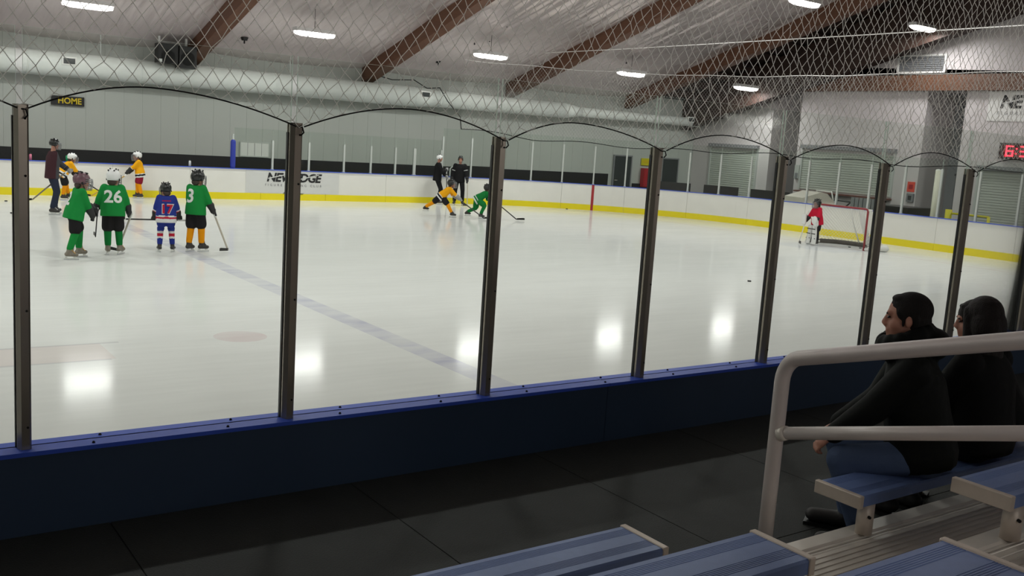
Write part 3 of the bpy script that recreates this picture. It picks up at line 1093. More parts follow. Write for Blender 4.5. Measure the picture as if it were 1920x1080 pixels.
ORD = ['front', 'second', 'third', 'fourth', 'fifth']
for sec, x0, x1, rows in (('near', -5.0, 1.8, 4), ('far', 3.02, 10.5, 3)):
    for r_ in range(rows):
        dxx = -0.05 * r_
        z, y = SEAT_Z + RISE * r_, SEAT_Y - RUN * r_
        xe0, xe1 = (x0, x1 + dxx) if sec == 'near' else (x0 + dxx, x1)
        t = empty('bleacher_bench', (0, 0, 0), 0, 'blue ribbed bleacher bench, %s row %s the white handrail' % (ORD[r_], 'left of' if sec == 'near' else 'right of'), 'bench', 'blue bleacher benches')
        mb = MB().prism([(y + a, z + b) for a, b in plank_profile(0.235, 0.05)], 'x', xe0, xe1)
        mb.build('plank', M['plank_blue'], t)
        for xc, sg_ in ((xe0, -1), (xe1, 1)):
            a, b = sorted((xc, xc + sg_ * 0.028))
            mb = MB().box((a, y - 0.24, z - 0.056), (b, y + 0.005, z + 0.004))
            o = mb.build('end_cap', M['alu_cap'], t)
            bv = o.modifiers.new('b', 'BEVEL')
            bv.width = 0.004
            bv.segments = 2
        n = 5
        for k in range(n):
            xx = xe0 + 0.09 + (xe1 - xe0 - 0.18) * k / (n - 1)
            yy = y - 0.195
            p = MB().tube([(xx, yy, z - 0.2), (xx, yy, z - 0.05)], 0.038, 16).build('pedestal', M['alu_cap'], t, False)
            for f in p.data.polygons:
                f.use_smooth = len(f.vertices) == 4
            MB().tube([(xx - 0.02, yy - 0.032, z - 0.11), (xx - 0.026, yy - 0.042, z - 0.11)], 0.007, 8).build('bolt', M['joint'], p)
for r_ in range(4):
    z, y = 0.86 + RISE * r_, -2.05 - RUN * r_
    t = empty('bleacher_tread', (0, 0, 0), 0, 'bare aluminium walking tread of the bleachers, %s step from the floor' % ['first', 'second', 'third', 'fourth'][r_], 'tread', 'aluminium bleacher treads')
    MB().prism([(y, z - 0.012), (y - 0.012, z), (y - 0.09, z), (y - 0.1, z - 0.008), (y - 0.112, z - 0.008), (y - 0.112, z - 0.05), (y, z - 0.05)], 'x', -5, 10.5).build('nosing', M['alu'], t)
    w_ = (RUN - 0.12) / 2
    for k in range(2):
        ya = y - 0.12 - k * w_
        pr = [(ya, z - 0.012)]
        for q in range(8):
            c = ya - 0.01 - q * (w_ - 0.03) / 7
            pr += [(c + 0.004, z - 0.012), (c + 0.002, z - 0.009), (c - 0.002, z - 0.009), (c - 0.004, z - 0.012)]
        pr += [(ya - w_ + 0.006, z - 0.012), (ya - w_ + 0.006, z - 0.05), (ya, z - 0.05)]
        MB().prism(pr, 'x', -5, 10.5).build('tread_plank', M['alu'], t)
        for xx in (2.2, 5.1, -0.7):
            MB().tube([(xx + 0.5 * k, ya - 0.1, z - 0.0125), (xx + 0.5 * k, ya - 0.1, z - 0.0085)], 0.012, 10).build('bolt', M['joint'], t)
    MB().box((-5, y - 0.03, z - RISE + 0.0), (10.5, y - 0.012, z - 0.05)).build('riser', M['alu_dark'], t)

# handrail beside the aisle
hr = empty('handrail', (2.7, -1.93, FLOOR_Z), 0, 'grey pipe handrail with two rails beside the bleacher aisle', 'handrail')


def hrp(y, z):
    return (0.0, y + 1.93, z - FLOOR_Z)


pts = [hrp(-1.93, FLOOR_Z), hrp(-1.93, 1.1), hrp(-1.93, 1.55)]
for k in range(1, 7):
    a = math.pi / 2 * k / 6 * 0.82
    pts.append((0, -0.10 * (1 - math.cos(a)), 1.55 - FLOOR_Z + 0.10 * math.sin(a) * 1.25))
yl, zl = pts[-1][1], pts[-1][2]
pts += [(0, yl - t, zl + 0.292 * t) for t in (0.3, 0.8, 1.4, 1.9)]
MB().tube(pts, 0.033, 18).build('bent_pipe', M['rail_pipe'], hr, True)
lo_ = [(0, -0.03, 1.325 - FLOOR_Z), (0, -0.5, 1.325 + 0.29 * 0.47 - FLOOR_Z), (0, -1.9, 1.325 + 0.29 * 1.87 - FLOOR_Z)]
MB().tube(lo_, 0.028, 18).build('lower_rail', M['rail_pipe'], hr, True)
MB().tube([(0, -0.022, 1.322 - FLOOR_Z), (0, -0.055, 1.334 - FLOOR_Z)], [0.036, 0.031], 18).build('end_fitting', M['alu'], hr, True)
MB().tube([(0, 0, 0), (0, 0, 0.012)], 0.07, 18).build('foot_flange', M['alu'], hr)

# ================================================================== GOAL
gl = empty('hockey_goal', (24.25, 13.5, 0), 0, 'red framed hockey goal with white netting', 'goal')
GH, GW = 1.22, 0.915
fr = []
MB().tube([(0, -GW, 0), (0, -GW, GH - 0.08), (0, -GW + 0.02, GH - 0.02), (0, -GW + 0.08, GH), (0, GW - 0.08, GH), (0, GW - 0.02, GH - 0.02), (0, GW, GH - 0.08), (0, GW, 0)], 0.03, 12).build('frame', M['goal_red'], gl, True)
top = [(0, -GW, GH - 0.04)] + [(0.5 * math.sin(math.pi * t / 8.0) ** 0.6 if 0 < t < 8 else 0, -GW + 2 * GW * t / 8.0, GH - 0.02) for t in range(9)]
MB().tube([(0, -GW, GH - 0.03), (0.28, -GW + 0.06, GH - 0.03), (0.45, -0.45, GH - 0.03), (0.48, 0, GH - 0.03), (0.45, 0.45, GH - 0.03), (0.28, GW - 0.06, GH - 0.03), (0, GW, GH - 0.03)], 0.02, 8).build('top_hoop', M['white'], gl, True)
bs = [(0, -GW, 0.05), (0.55, -GW - 0.32, 0.05), (0.95, -GW + 0.15, 0.05), (1.1, -0.3, 0.05), (1.1, 0.3, 0.05), (0.95, GW - 0.15, 0.05), (0.55, GW + 0.14, 0.05), (0, GW, 0.05)]
MB().tube(bs, 0.035, 10).build('base_hoop', M['white'], gl, True)
pd = MB()
for i in range(2, 6):
    pd.cap(bs[i], bs[i + 1], 0.09, 0.09, n=10)
me = remesh(pd, 0.025, 2)
link('base_pad', me, M['pad_grey'], gl)
pd2 = MB().cap((0.14, -GW - 0.08, 0.08), (0.55, -GW - 0.34, 0.1), 0.06, 0.11, n=10).cap((0.55, -GW - 0.34, 0.1), (0.9, -GW + 0.05, 0.08), 0.11, 0.08, n=10)
link('side_pad', remesh(pd2, 0.02, 2), M['pad_white'], gl)
MB().tube([(0.47, 0, GH - 0.04), (0.66, 0.02, 0.75), (1.08, 0.0, 0.08)], 0.02, 8).build('centre_bar', M['white'], gl, True)
MB().tube([(0.46, -0.36, GH - 0.05), (0.62, -0.36, 0.8), (1.0, -0.4, 0.1)], [0.075, 0.08, 0.075], 10).build('bar_pad', M['pad_white'], gl, True)
# netting as thin cords between hoops
def hoop(t, zf):
    def lerp(P, tt):
        n = len(P) - 1
        a = min(int(tt * n), n - 1)
        f = tt * n - a
        return Vector(P[a]) * (1 - f) + Vector(P[a + 1]) * f
    T = [(0, -GW, GH - 0.03), (0.28, -GW + 0.06, GH - 0.03), (0.45, -0.45, GH - 0.03), (0.48, -0.1, GH - 0.03), (0.48, 0.1, GH - 0.03), (0.45, 0.45, GH - 0.03), (0.28, GW - 0.06, GH - 0.03), (0, GW, GH - 0.03)]
    a, b = lerp(T, t), lerp(bs, t)
    return a * (1 - zf) + b * zf


ncm = MB()
NU, NV = 64, 22
for i in range(NU):
    for j in range(NV):
        for di, dj in ((1, 1), (1, -1)):
            if (i + j) % 2 or not 0 <= j + dj <= NV:
                continue
            ncm.tube([hoop(i / NU, j / NV), hoop((i + di) / NU, (j + dj) / NV)], 0.0052, 3, closed_ends=False)
for i in range(40):
    for dj in (1, -1):
        for j in range(12):
            if (i + j) % 2 or not 0 <= j + dj <= 12:
                continue
            def tp(ii, jj):
                y = -GW + 2 * GW * ii / 40.0
                d = 0.48 * (1 - (abs(y) / GW) ** 3.2)
                return (d * jj / 12.0, y, GH - 0.01)
            ncm.tube([tp(i, j), tp(i + 1, j + dj)], 0.0052, 3, closed_ends=False)
o = ncm.build('netting', M['goal_net'], gl)
o['kind'] = 'stuff'

# pucks and small things on the ice
puck = MB().tube([(0, 0, 0), (0, 0, 0.003), (0, 0, 0.0225), (0, 0, 0.0254)], [0.036, 0.038, 0.038, 0.036], 20).mesh('puck')
puck.materials.append(M['black'])
for x, y, lb in ((14.66, 8.54, 'black puck alone on open ice in front of the goalie'), (3.34, 24.9, 'black puck farthest left, near the far boards'), (3.0, 21.5, 'black puck beside the first steel post, middle of three'),
                 (2.85, 19.86, 'black puck beside the first steel post, nearest of three'), (24.63, 13.34, 'black puck inside the goal, nearer its left post'), (24.83, 13.1, 'black puck inside the goal, beside the padded bar'),
                 (23.3, 25.5, 'black puck against the yellow kick plate left of the red stripe')):
    o = link('puck', puck)
    o.location = (x, y, 0)
    tag(o, lb, 'puck', 'pucks on the ice')

# ================================================================== PEOPLE
C = {}


def cloth(name, rgb, rough=0.85):
    if name not in C:
        C[name] = mat(name, rgb, rough, var=0.08, scale=12, bump=0.15, bscale=25, spec=0.15)
    return C[name]


SKIN = mat('skin', (184, 130, 110), 0.55, var=0.05)
EYEM = mat('eye_dark', (30, 22, 20), 0.3)
BLADE = mat('skate_steel', (210, 214, 218), 0.25, 0.9)
CAGE = mat('cage_wire', (150, 152, 154), 0.4, 0.7)
HAIR_K = mat('hair_brown', (58, 44, 36), 0.6, var=0.3, scale=40)
VISOR = mat('helmet_vent', (20, 20, 22), 0.6)


def ik(a, c, l1, l2, pole):
    a, c, pole = Vector(a), Vector(c), Vector(pole)
    d = c - a
    L = d.length
    if L > (l1 + l2) * 0.995:
        c = a + d * ((l1 + l2) * 0.995 / L)
        d = c - a
        L = d.length
    t = d / L
    x = (l1 * l1 - l2 * l2 + L * L) / (2 * L)
    h = math.sqrt(max(0, l1 * l1 - x * x))
    p = pole - t * pole.dot(t)
    p = p.normalized() if p.length > 1e-6 else Vector((0, 0, 1))
    return a + t * x + p * h, c


def skeleton(H, hip, lean, side, twist, hands, feet, head, hs, elbow=None, knee=None):
    k = H / 1.75
    J = {'k': k, 'hs': hs * k}
    P = Vector(hip)
    T = Vector((math.sin(R(side)), math.sin(R(lean)), math.cos(R(lean)))).normalized()
    rv = Vector((math.cos(R(twist)), math.sin(R(twist)), 0))
    N = P + T * 0.53 * k
    J['hip'], J['T'], J['rv'], J['neck'] = P, T, rv, N
    J['fwd'] = rv.cross(T) * -1
    J['fwd'] = T.cross(rv)
    hq = Quaternion((0, 0, 1), R(head[0])) @ Quaternion((1, 0, 0), R(head[1]))
    J['hq'] = hq
    hb = N + (T * 0.5 + Vector((0, 0, 0.5))).normalized() * (0.075 if hs < 1.3 else 0.005) * k
    J['head'] = hb + hq @ Vector((0, 0.018 * k, 0.115 * J['hs'] / 1.0 * 1.0))
    for s, n in ((1, 'R'), (-1, 'L')):
        S = N - T * 0.045 * k + rv * (0.175 * k * s)
        J['sh' + n] = S
        pole = (elbow or {}).get(n, (0.7 * s, -0.6, -0.7))
        e, h = ik(S, hands[n], 0.29 * k, 0.27 * k, pole)
        J['el' + n], J['ha' + n] = e, h
        hp = P + rv * (0.09 * k * s) - T * 0.02 * k
        J['hp' + n] = hp
        f = feet[n]
        kp = (knee or {}).get(n, (0.15 * s, 1, 0.1))
        q, a = ik(hp, f[:3], 0.44 * k, 0.43 * k, kp)
        J['kn' + n], J['an' + n], J['fy' + n] = q, a, f[3]
    return J


def add_head(mb, J, fine=False):
    h, c, q = J['hs'], J['head'], J['hq']
    mm = q.to_matrix()

    def P(x, y, z):
        return c + mm @ Vector((x * h, y * h, z * h))

    def E(x, y, z, a, b, d):
        mb.ell(P(x, y, z), (a * h, b * h, d * h), mm, 18, 12)
    E(0, -0.008, 0.03, 0.076, 0.096, 0.088)
    E(0, 0.025, -0.045, 0.057, 0.066, 0.068)
    E(0, 0.062, -0.088, 0.033, 0.03, 0.026)      # chin
    E(0, 0.03, -0.075, 0.05, 0.05, 0.035)        # jaw
    mb.cap(P(0, 0.086, 0.012), P(0, 0.102, -0.026), 0.010 * h, 0.0145 * h)
    mb.cap(P(-0.012, 0.098, -0.034), P(0.012, 0.098, -0.034), 0.010 * h, 0.010 * h)
    mb.cap(P(-0.038, 0.08, 0.026), P(0.038, 0.08, 0.026), 0.012 * h, 0.012 * h)
    mb.cap(P(-0.019, 0.088, -0.058), P(0.019, 0.088, -0.058), 0.0075 * h, 0.0075 * h)
    mb.cap(P(-0.016, 0.086, -0.070), P(0.016, 0.086, -0.070), 0.008 * h, 0.008 * h)
    for s in (-1, 1):
        mb.ell(P(0.074 * s, -0.012, -0.012), (0.010 * h, 0.016 * h, 0.027 * h), mm)
        mb.ell(P(0.036 * s, 0.045, -0.03), (0.028 * h, 0.034 * h, 0.034 * h), mm)
    mb.cap(J['neck'] - J['T'] * 0.03, c + mm @ Vector((0, -0.012 * h, -0.06 * h)), 0.058 * J['k'], 0.052 * h)


def eyes(J, parent):
    mm = J['hq'].to_matrix()
    for s in (-1, 1):
        p = J['head'] + mm @ (Vector((0.031 * s, 0.081, 0.003)) * J['hs'])
        MB().ell(p, (0.012 * J['hs'], 0.008 * J['hs'], 0.0065 * J['hs']), mm, 10, 8).build('eye', EYEM, parent, True)
        MB().cap(p + mm @ Vector((-0.014, 0.008, 0.02)) * J['hs'], p + mm @ Vector((0.014, 0.008, 0.02)) * J['hs'], 0.0045 * J['hs'], 0.004 * J['hs']).build('eyebrow', EYEM, parent, True)


def add_hand(mb, w, d, palm_n, k, curl=1.0):
    """w wrist, d direction of the hand, palm_n the way the fingers close"""
    w, d, pn = Vector(w), Vector(d).normalized(), Vector(palm_n).normalized()
    pn = (pn - d * pn.dot(d)).normalized()
    sd = d.cross(pn)
    mb.cap(w, w + d * 0.07 * k, 0.026 * k, 0.034 * k, side=sd, flat=0.55)
    for i, L in enumerate((0.036, 0.042, 0.039, 0.030)):
        o = w + d * 0.088 * k + sd * ((-0.027 + 0.018 * i) * k)
        a = o + (d * 0.9 + pn * 0.35 * curl).normalized() * L * k
        b = a + (d * (0.6 - 0.5 * curl) + pn * curl).normalized() * L * 0.75 * k
        c = b + (d * (0.4 - 1.0 * curl) + pn * 0.6).normalized() * L * 0.6 * k
        for p, q in ((o - d * 0.02 * k, a), (a, b), (b, c)):
            mb.cap(p, q, 0.0095 * k, 0.0085 * k, n=8)
    o = w + d * 0.03 * k - sd * 0.028 * k
    a = o + (d * 0.6 - sd * 0.6 + pn * 0.4).normalized() * 0.042 * k
    b = a + (d * 0.7 + pn * 0.7).normalized() * 0.032 * k
    mb.cap(o, a, 0.012 * k, 0.0105 * k, n=8)
    mb.cap(a, b, 0.0105 * k, 0.009 * k, n=8)


def body_mesh(J, voxel, hands=True, face=True):
    k = J['k']
    mb = MB()
    mb.cap(J['hip'], J['hip'] + J['T'] * 0.25 * k, 0.125 * k, 0.11 * k, side=J['rv'], flat=0.72)
    mb.cap(J['hip'] + J['T'] * 0.25 * k, J['neck'] - J['T'] * 0.1 * k, 0.115 * k, 0.13 * k, side=J['rv'], flat=0.68)
    mb.cap(J['shL'], J['shR'], 0.06 * k, 0.06 * k)
    for n in 'RL':
        mb.cap(J['sh' + n], J['el' + n], 0.05 * k, 0.04 * k)
        mb.cap(J['el' + n], J['ha' + n], 0.04 * k, 0.028 * k)
        mb.cap(J['hp' + n], J['kn' + n], 0.085 * k, 0.06 * k)
        mb.cap(J['kn' + n], J['an' + n], 0.058 * k, 0.04 * k)
        y = R(J['fy' + n])
        mb.cap(J['an' + n] - Vector((0, 0, 0.03 * k)), J['an' + n] + Vector((-math.sin(y), math.cos(y), 0)) * 0.15 * k - Vector((0, 0, 0.05 * k)), 0.036 * k, 0.028 * k)
        if hands:
            d = (J['ha' + n] - J['el' + n]).normalized()
            add_hand(mb, J['ha' + n], d, J.get('palm' + n, Vector((0, 0.3, -1)) + J['rv'] * (-0.5 if n == 'R' else 0.5)), k, J.get('curl', 0.8))
    if face:
        add_head(mb, J)
    return remesh(mb, voxel, 3, 0.4)


def torso_loft(mb, J, prof, seg=22):
    """prof: (distance along the spine from the hip, half width, half depth, forward shift)"""
    rings = []
    k = J['k']
    fwd = J['T'].cross(J['rv'])
    for d, a, b, sh in prof:
        c = J['hip'] + J['T'] * d * k + fwd * sh * k
        ring = []
        for i in range(seg):
            an = 2 * math.pi * i / seg
            ring.append(c + J['rv'] * (a * k * math.copysign(abs(math.cos(an)) ** 0.8, math.cos(an))) + fwd * (b * k * math.copysign(abs(math.sin(an)) ** 0.9, math.sin(an))))
        rings.append(ring)
    mb.rings(rings)


def jersey_mesh(J, voxel, hem=-0.16, bulk=1.0, sleeve=(0.088, 0.08, 0.066)):
    mb = MB()
    b = bulk
    g = 1.2 if J['hs'] / J['k'] > 1.3 else 1.0
    torso_loft(mb, J, [(hem, 0.212 * b * g, 0.165 * b * g, 0.012 * (g - 1) * 5), (0.05, 0.2 * b * g, 0.158 * b * g, 0.006 * (g - 1) * 5), (0.25, 0.205 * b, 0.155 * b, 0), (0.40, 0.21 * b, 0.15 * b, 0), (0.49, 0.17 * b, 0.115 * b, 0), (0.55, 0.085, 0.08, 0.01)])
    k = J['k']
    for n in 'RL':
        mb.cap(J['sh' + n], J['el' + n], sleeve[0] * b * k, sleeve[1] * b * k)
        mb.cap(J['el' + n], J['ha' + n] - (J['ha' + n] - J['el' + n]).normalized() * 0.045 * k, sleeve[1] * b * k, sleeve[2] * b * k)
    return remesh(mb, voxel, 4, 0.5)


def stripe(me, J, fn):
    """fn(part, t) -> material index; part 'hem' with t = distance along spine, or 'arm' with t along forearm 0..1"""
    for f in me.polygons:
        c = f.center
        best, bi = 1e9, None
        for n in 'RL':
            for a, b, nm in ((J['sh' + n], J['el' + n], 'upper'), (J['el' + n], J['ha' + n], 'arm')):
                d = b - a
                t = max(0, min(1, (c - a).dot(d) / d.length_squared))
                dist = (c - (a + d * t)).length
                if dist < best:
                    best, bi = dist, (nm, t)
        h = (c - J['hip']).dot(J['T']) / J['k']
        off = c - J['hip'] - J['T'] * (h * J['k'])
        if best < 0.1 * J['k'] and off.length > 0.13 * J['k']:
            f.material_index = fn(*bi)
        else:
            f.material_index = fn('hem', h)


def number_on_back(body, size, parent, me, J, mt, cz, cx=0.0, name='number', front=False):
    """flat print wrapped on to the back of the jersey"""
    tm = text_mesh(body, size, extrude=0.0, offset=0.008)
    bm = bmesh.new()
    bm.from_mesh(tm)
    for _ in range(3):
        lg = [e for e in bm.edges if e.calc_length() > 0.03]
        if not lg:
            break
        bmesh.ops.subdivide_edges(bm, edges=lg, cuts=1)
        bmesh.ops.triangulate(bm, faces=bm.faces)
    bvh = BVHTree.FromPolygons([v.co for v in me.vertices], [tuple(p.vertices) for p in me.polygons])
    fwd = J['T'].cross(J['rv'])
    o = J['hip'] + J['T'] * (cz * J['k']) + J['rv'] * cx
    sg = 1 if not front else -1
    for v in bm.verts:
        p = o + J['rv'] * (v.co.x * sg) + J['T'] * v.co.y
        hit = bvh.ray_cast(p - fwd * sg * 0.6, fwd * sg)
        v.co = (hit[0] if hit[0] is not None else p - fwd * sg * 0.15) - fwd * sg * 0.006
    out = bpy.data.meshes.new(name)
    bm.to_mesh(out)
    bm.free()
    bpy.data.meshes.remove(tm)
    return link(name, out, mt, parent)


def helmet(J, parent, shell, cage=True, mats=None):
    h, mm, c = J['hs'], J['hq'].to_matrix(), J['head']
    n, m_ = 28, 12
    mb = MB()
    rings = []
    for lay, sc in ((0, 1.0), (1, 0.93)):
        for i in range(m_ + 1):
            ring = []
            for q in range(n):
                ph = 2 * math.pi * q / n                # 0 = right, 90 = front
                fr = math.sin(ph)
                low = 0.30 if fr > 0.75 else (-0.35 - 0.25 * (1 - abs(fr)) if fr > -0.3 else -0.55)
                if 0.45 < fr <= 0.75:
                    low = 0.30 + (0.75 - fr) / 0.3 * -0.75
                th = (i / m_) * math.acos(max(-1, min(1, low)))
                ridge = 1.0 + (0.03 if (q % 4 in (0, 1) and 2 < i < 9) else 0.0)
                p = Vector((0.096 * math.sin(th) * math.cos(ph) * ridge, 0.122 * math.sin(th) * math.sin(ph) * ridge - 0.004, 0.112 * math.cos(th) * ridge + 0.026)) * sc
                if i == 0:
                    p = Vector((0.001 * math.cos(ph), 0.001 * math.sin(ph), 0.138 * sc))
                ring.append(c + mm @ (p * h))
            rings.append(ring)
    order = rings[:m_ + 1] + rings[m_ + 1:][::-1]
    mb.rings(order)
    hm = mb.build('helmet', shell, parent, True)
    vt = MB()
    for s in (-1, 1):
        for y, z in ((0.05, 0.115), (-0.02, 0.125), (-0.08, 0.10)):
            p = Vector((0.045 * s, y, z + 0.012)) * h
            vt.ell(c + mm @ p, (0.008 * h, 0.02 * h, 0.014 * h), mm, 8, 6)
        vt.ell(c + mm @ (Vector((0.099 * s, -0.01, -0.02)) * h), (0.008 * h, 0.016 * h, 0.02 * h), mm, 8, 6)
    vt.build('vent', VISOR, hm, True)
    if cage:
        cg = MB()

        def G(az, z):
            rr = 0.118 + 0.02 * math.cos(az) - 0.012 * ((z + 0.04) / 0.09) ** 2
            return c + mm @ (Vector((0.098 * math.sin(az) * 1.02, 0.02 + rr * math.cos(az) * 1.0, z)) * h)
        for z in (0.05, 0.025, 0.0, -0.03, -0.06, -0.09, -0.112):
            cg.tube([G(a, z) for a in [R(-85 + 17 * t) for t in range(11)]], 0.0032 * h * 1.3, 4)
        for az in (-60, -40, -20, 0, 20, 40, 60):
            cg.tube([G(R(az), z) for z in (0.05, 0.02, -0.01, -0.05, -0.09, -0.112)], 0.0032 * h * 1.3, 4)
        cg.build('face_cage', CAGE, hm, True)
    MB().tube([c + mm @ (Vector(p) * h) for p in ((-0.09, 0.0, -0.03), (-0.062, 0.04, -0.10), (0, 0.062, -0.123), (0.062, 0.04, -0.10), (0.09, 0.0, -0.03))], 0.006 * h, 6).build('chin_strap', VISOR, hm, True)
    return hm


def skate(J, n, parent, boot, lace=None):
    k = J['k'] * (1.12 if J['hs'] / J['k'] > 1.3 else 1.0)
    a = J['an' + n]
    y = R(J['fy' + n])
    f = Vector((-math.sin(y), math.cos(y), 0))
    sh = (J['kn' + n] - a).normalized()
    mb = MB()
    mb.cap(a + sh * 0.09 * k, a - Vector((0, 0, 0.01)), 0.058 * k, 0.052 * k)
    mb.cap(a - Vector((0, 0, 0.045 * k)) - f * 0.035 * k, a + f * 0.14 * k - Vector((0, 0, 0.055 * k)), 0.047 * k, 0.04 * k)
    mb.cap(a + sh * 0.1 * k + f * 0.05 * k, a + f * 0.06 * k, 0.022 * k, 0.03 * k)
    o = link('skate', remesh(mb, 0.012, 2), boot, parent)
    r_ = f.cross(Vector((0, 0, 1)))
    z0 = a.z - 0.155 * k
    mt = Matrix((r_, f, Vector((0, 0, 1)))).transposed().to_4x4()
    mt.translation = Vector((a.x, a.y, 0))
    MB().box((-0.012 * k, -0.07 * k, a.z - 0.125 * k), (0.012 * k, -0.03 * k, a.z - 0.08 * k), mtx=mt).box((-0.012 * k, 0.09 * k, a.z - 0.125 * k), (0.012 * k, 0.14 * k, a.z - 0.08 * k), mtx=mt).box((-0.01 * k, -0.08 * k, a.z - 0.135 * k), (0.01 * k, 0.17 * k, a.z - 0.118 * k), mtx=mt).build('blade_holder', M['white'], o)
    MB().box((-0.003, -0.09 * k, a.z - 0.155 * k), (0.003, 0.185 * k, a.z - 0.13 * k), mtx=mt).build('blade', BLADE, o)
    if lace is not None:
        lc = MB()
        for i in range(4):
            p = a + f * (0.05 + 0.022 * i) * k + Vector((0, 0, (0.045 - 0.022 * i) * k))
            lc.cap(p - r_ * 0.026 * k, p + r_ * 0.026 * k, 0.009 * k, 0.009 * k, n=6)
        lc.build('laces', lace, o, True)
    return o


def glove(J, n, parent, mt, cuff=None, axis=None):
    k = J['k']
    if J['hs'] / k > 1.3:
        k *= 1.3
    h = J['ha' + n]
    d = (h - J['el' + n]).normalized()
    mb = MB()
    ax = Vector(axis).normalized() if axis is not None else Vector((0, 0.3, -1)).normalized()
    sd = d.cross(ax)
    sd = sd.normalized() if sd.length > 0.1 else Vector((1, 0, 0))
    pn = sd if n == 'R' else -sd
    mb.cap(h - d * 0.09 * k, h - d * 0.03 * k, 0.072 * k, 0.06 * k)
    c = h + d * 0.03 * k
    mb.cap(h - d * 0.02 * k, c, 0.05 * k, 0.055 * k)
    for i in range(4):                                  # four finger rolls closed round the shaft
        o = c + ax * ((-0.045 + 0.03 * i) * k)
        a = o + d * 0.045 * k
        b = a + (pn * 0.8 - d * 0.2) * 0.045 * k
        mb.cap(o, a, 0.021 * k, 0.021 * k, n=8)
        mb.cap(a, b, 0.021 * k, 0.018 * k, n=8)
    mb.cap(h + pn * 0.03 * k - ax * 0.02 * k, c + pn * 0.055 * k - ax * 0.055 * k + d * 0.02 * k, 0.022 * k, 0.018 * k, n=8)
    o = link('glove', remesh(mb, 0.011, 2), mt, parent)
    if cuff is not None:
        MB().tube([h - d * 0.10 * k, h - d * 0.055 * k], [0.074 * k, 0.07 * k], 14).build('cuff', cuff, o, True)
    return o


def limb(name, a, b, ra, rb, mt, parent, voxel=0.015, mid=None, extra=None):
    mb = MB()
    if mid is None:
        mb.cap(a, b, ra, rb)
    else:
        mb.cap(a, mid, ra, (ra + rb) / 2)
        mb.cap(mid, b, (ra + rb) / 2, rb)
    return link(name, remesh(mb, voxel, 2), mt, parent)


def hockey_stick(topp, heel, bdir, label, shaft_m, blade_m, group='hockey sticks', goalie=False):
    topp, heel, bdir = Vector(topp), Vector(heel), Vector(bdir).normalized()
    t = empty('hockey_stick', heel, 0, label, 'hockey stick', group)
    a = topp - heel
    d = a.normalized()
    sd = d.cross(bdir).normalized()
    fl = sd.cross(d)

    def bar(name, p, q, hw, ht, mt):
        ring = [[c + sd * sx * hw + fl * sy * ht for sx, sy in ((-1, -1), (1, -1), (1, 1), (-1, 1))] for c in (p, q)]
        return MB().rings(ring).build(name, mt, t)
    if goalie:
        bar('shaft', d * 0.6, a, 0.011, 0.016, shaft_m)
        bar('paddle', d * 0.02, d * 0.62, 0.011, 0.042, M['pad_white'])
    else:
        bar('shaft', d * 0.01, a * 0.86, 0.010, 0.0145, shaft_m)
    bar('grip_tape', a * 0.855, a, 0.013, 0.017, M['white'] if shaft_m is not M['white'] else M['black'])
    up_ = Vector((0, 0, 1))
    rings = []
    L = 0.36 if goalie else 0.27
    hh = 0.085 if goalie else 0.06
    for i in range(8):
        f = i / 7.0
        c = bdir * (L * f) + sd * (0.03 * f * f)
        lift = 0.012 * f
        hgt = hh * (1 - 0.25 * (1 - f)) * (1 if f < 0.9 else 0.8)
        rings.append([c + sd * w_ + up_ * z for w_, z in ((-0.006, lift - 0.004), (0.006, lift - 0.004), (0.006, lift + hgt), (-0.006, lift + hgt))])
    MB().rings(rings).build('blade', blade_m, t)
    return t


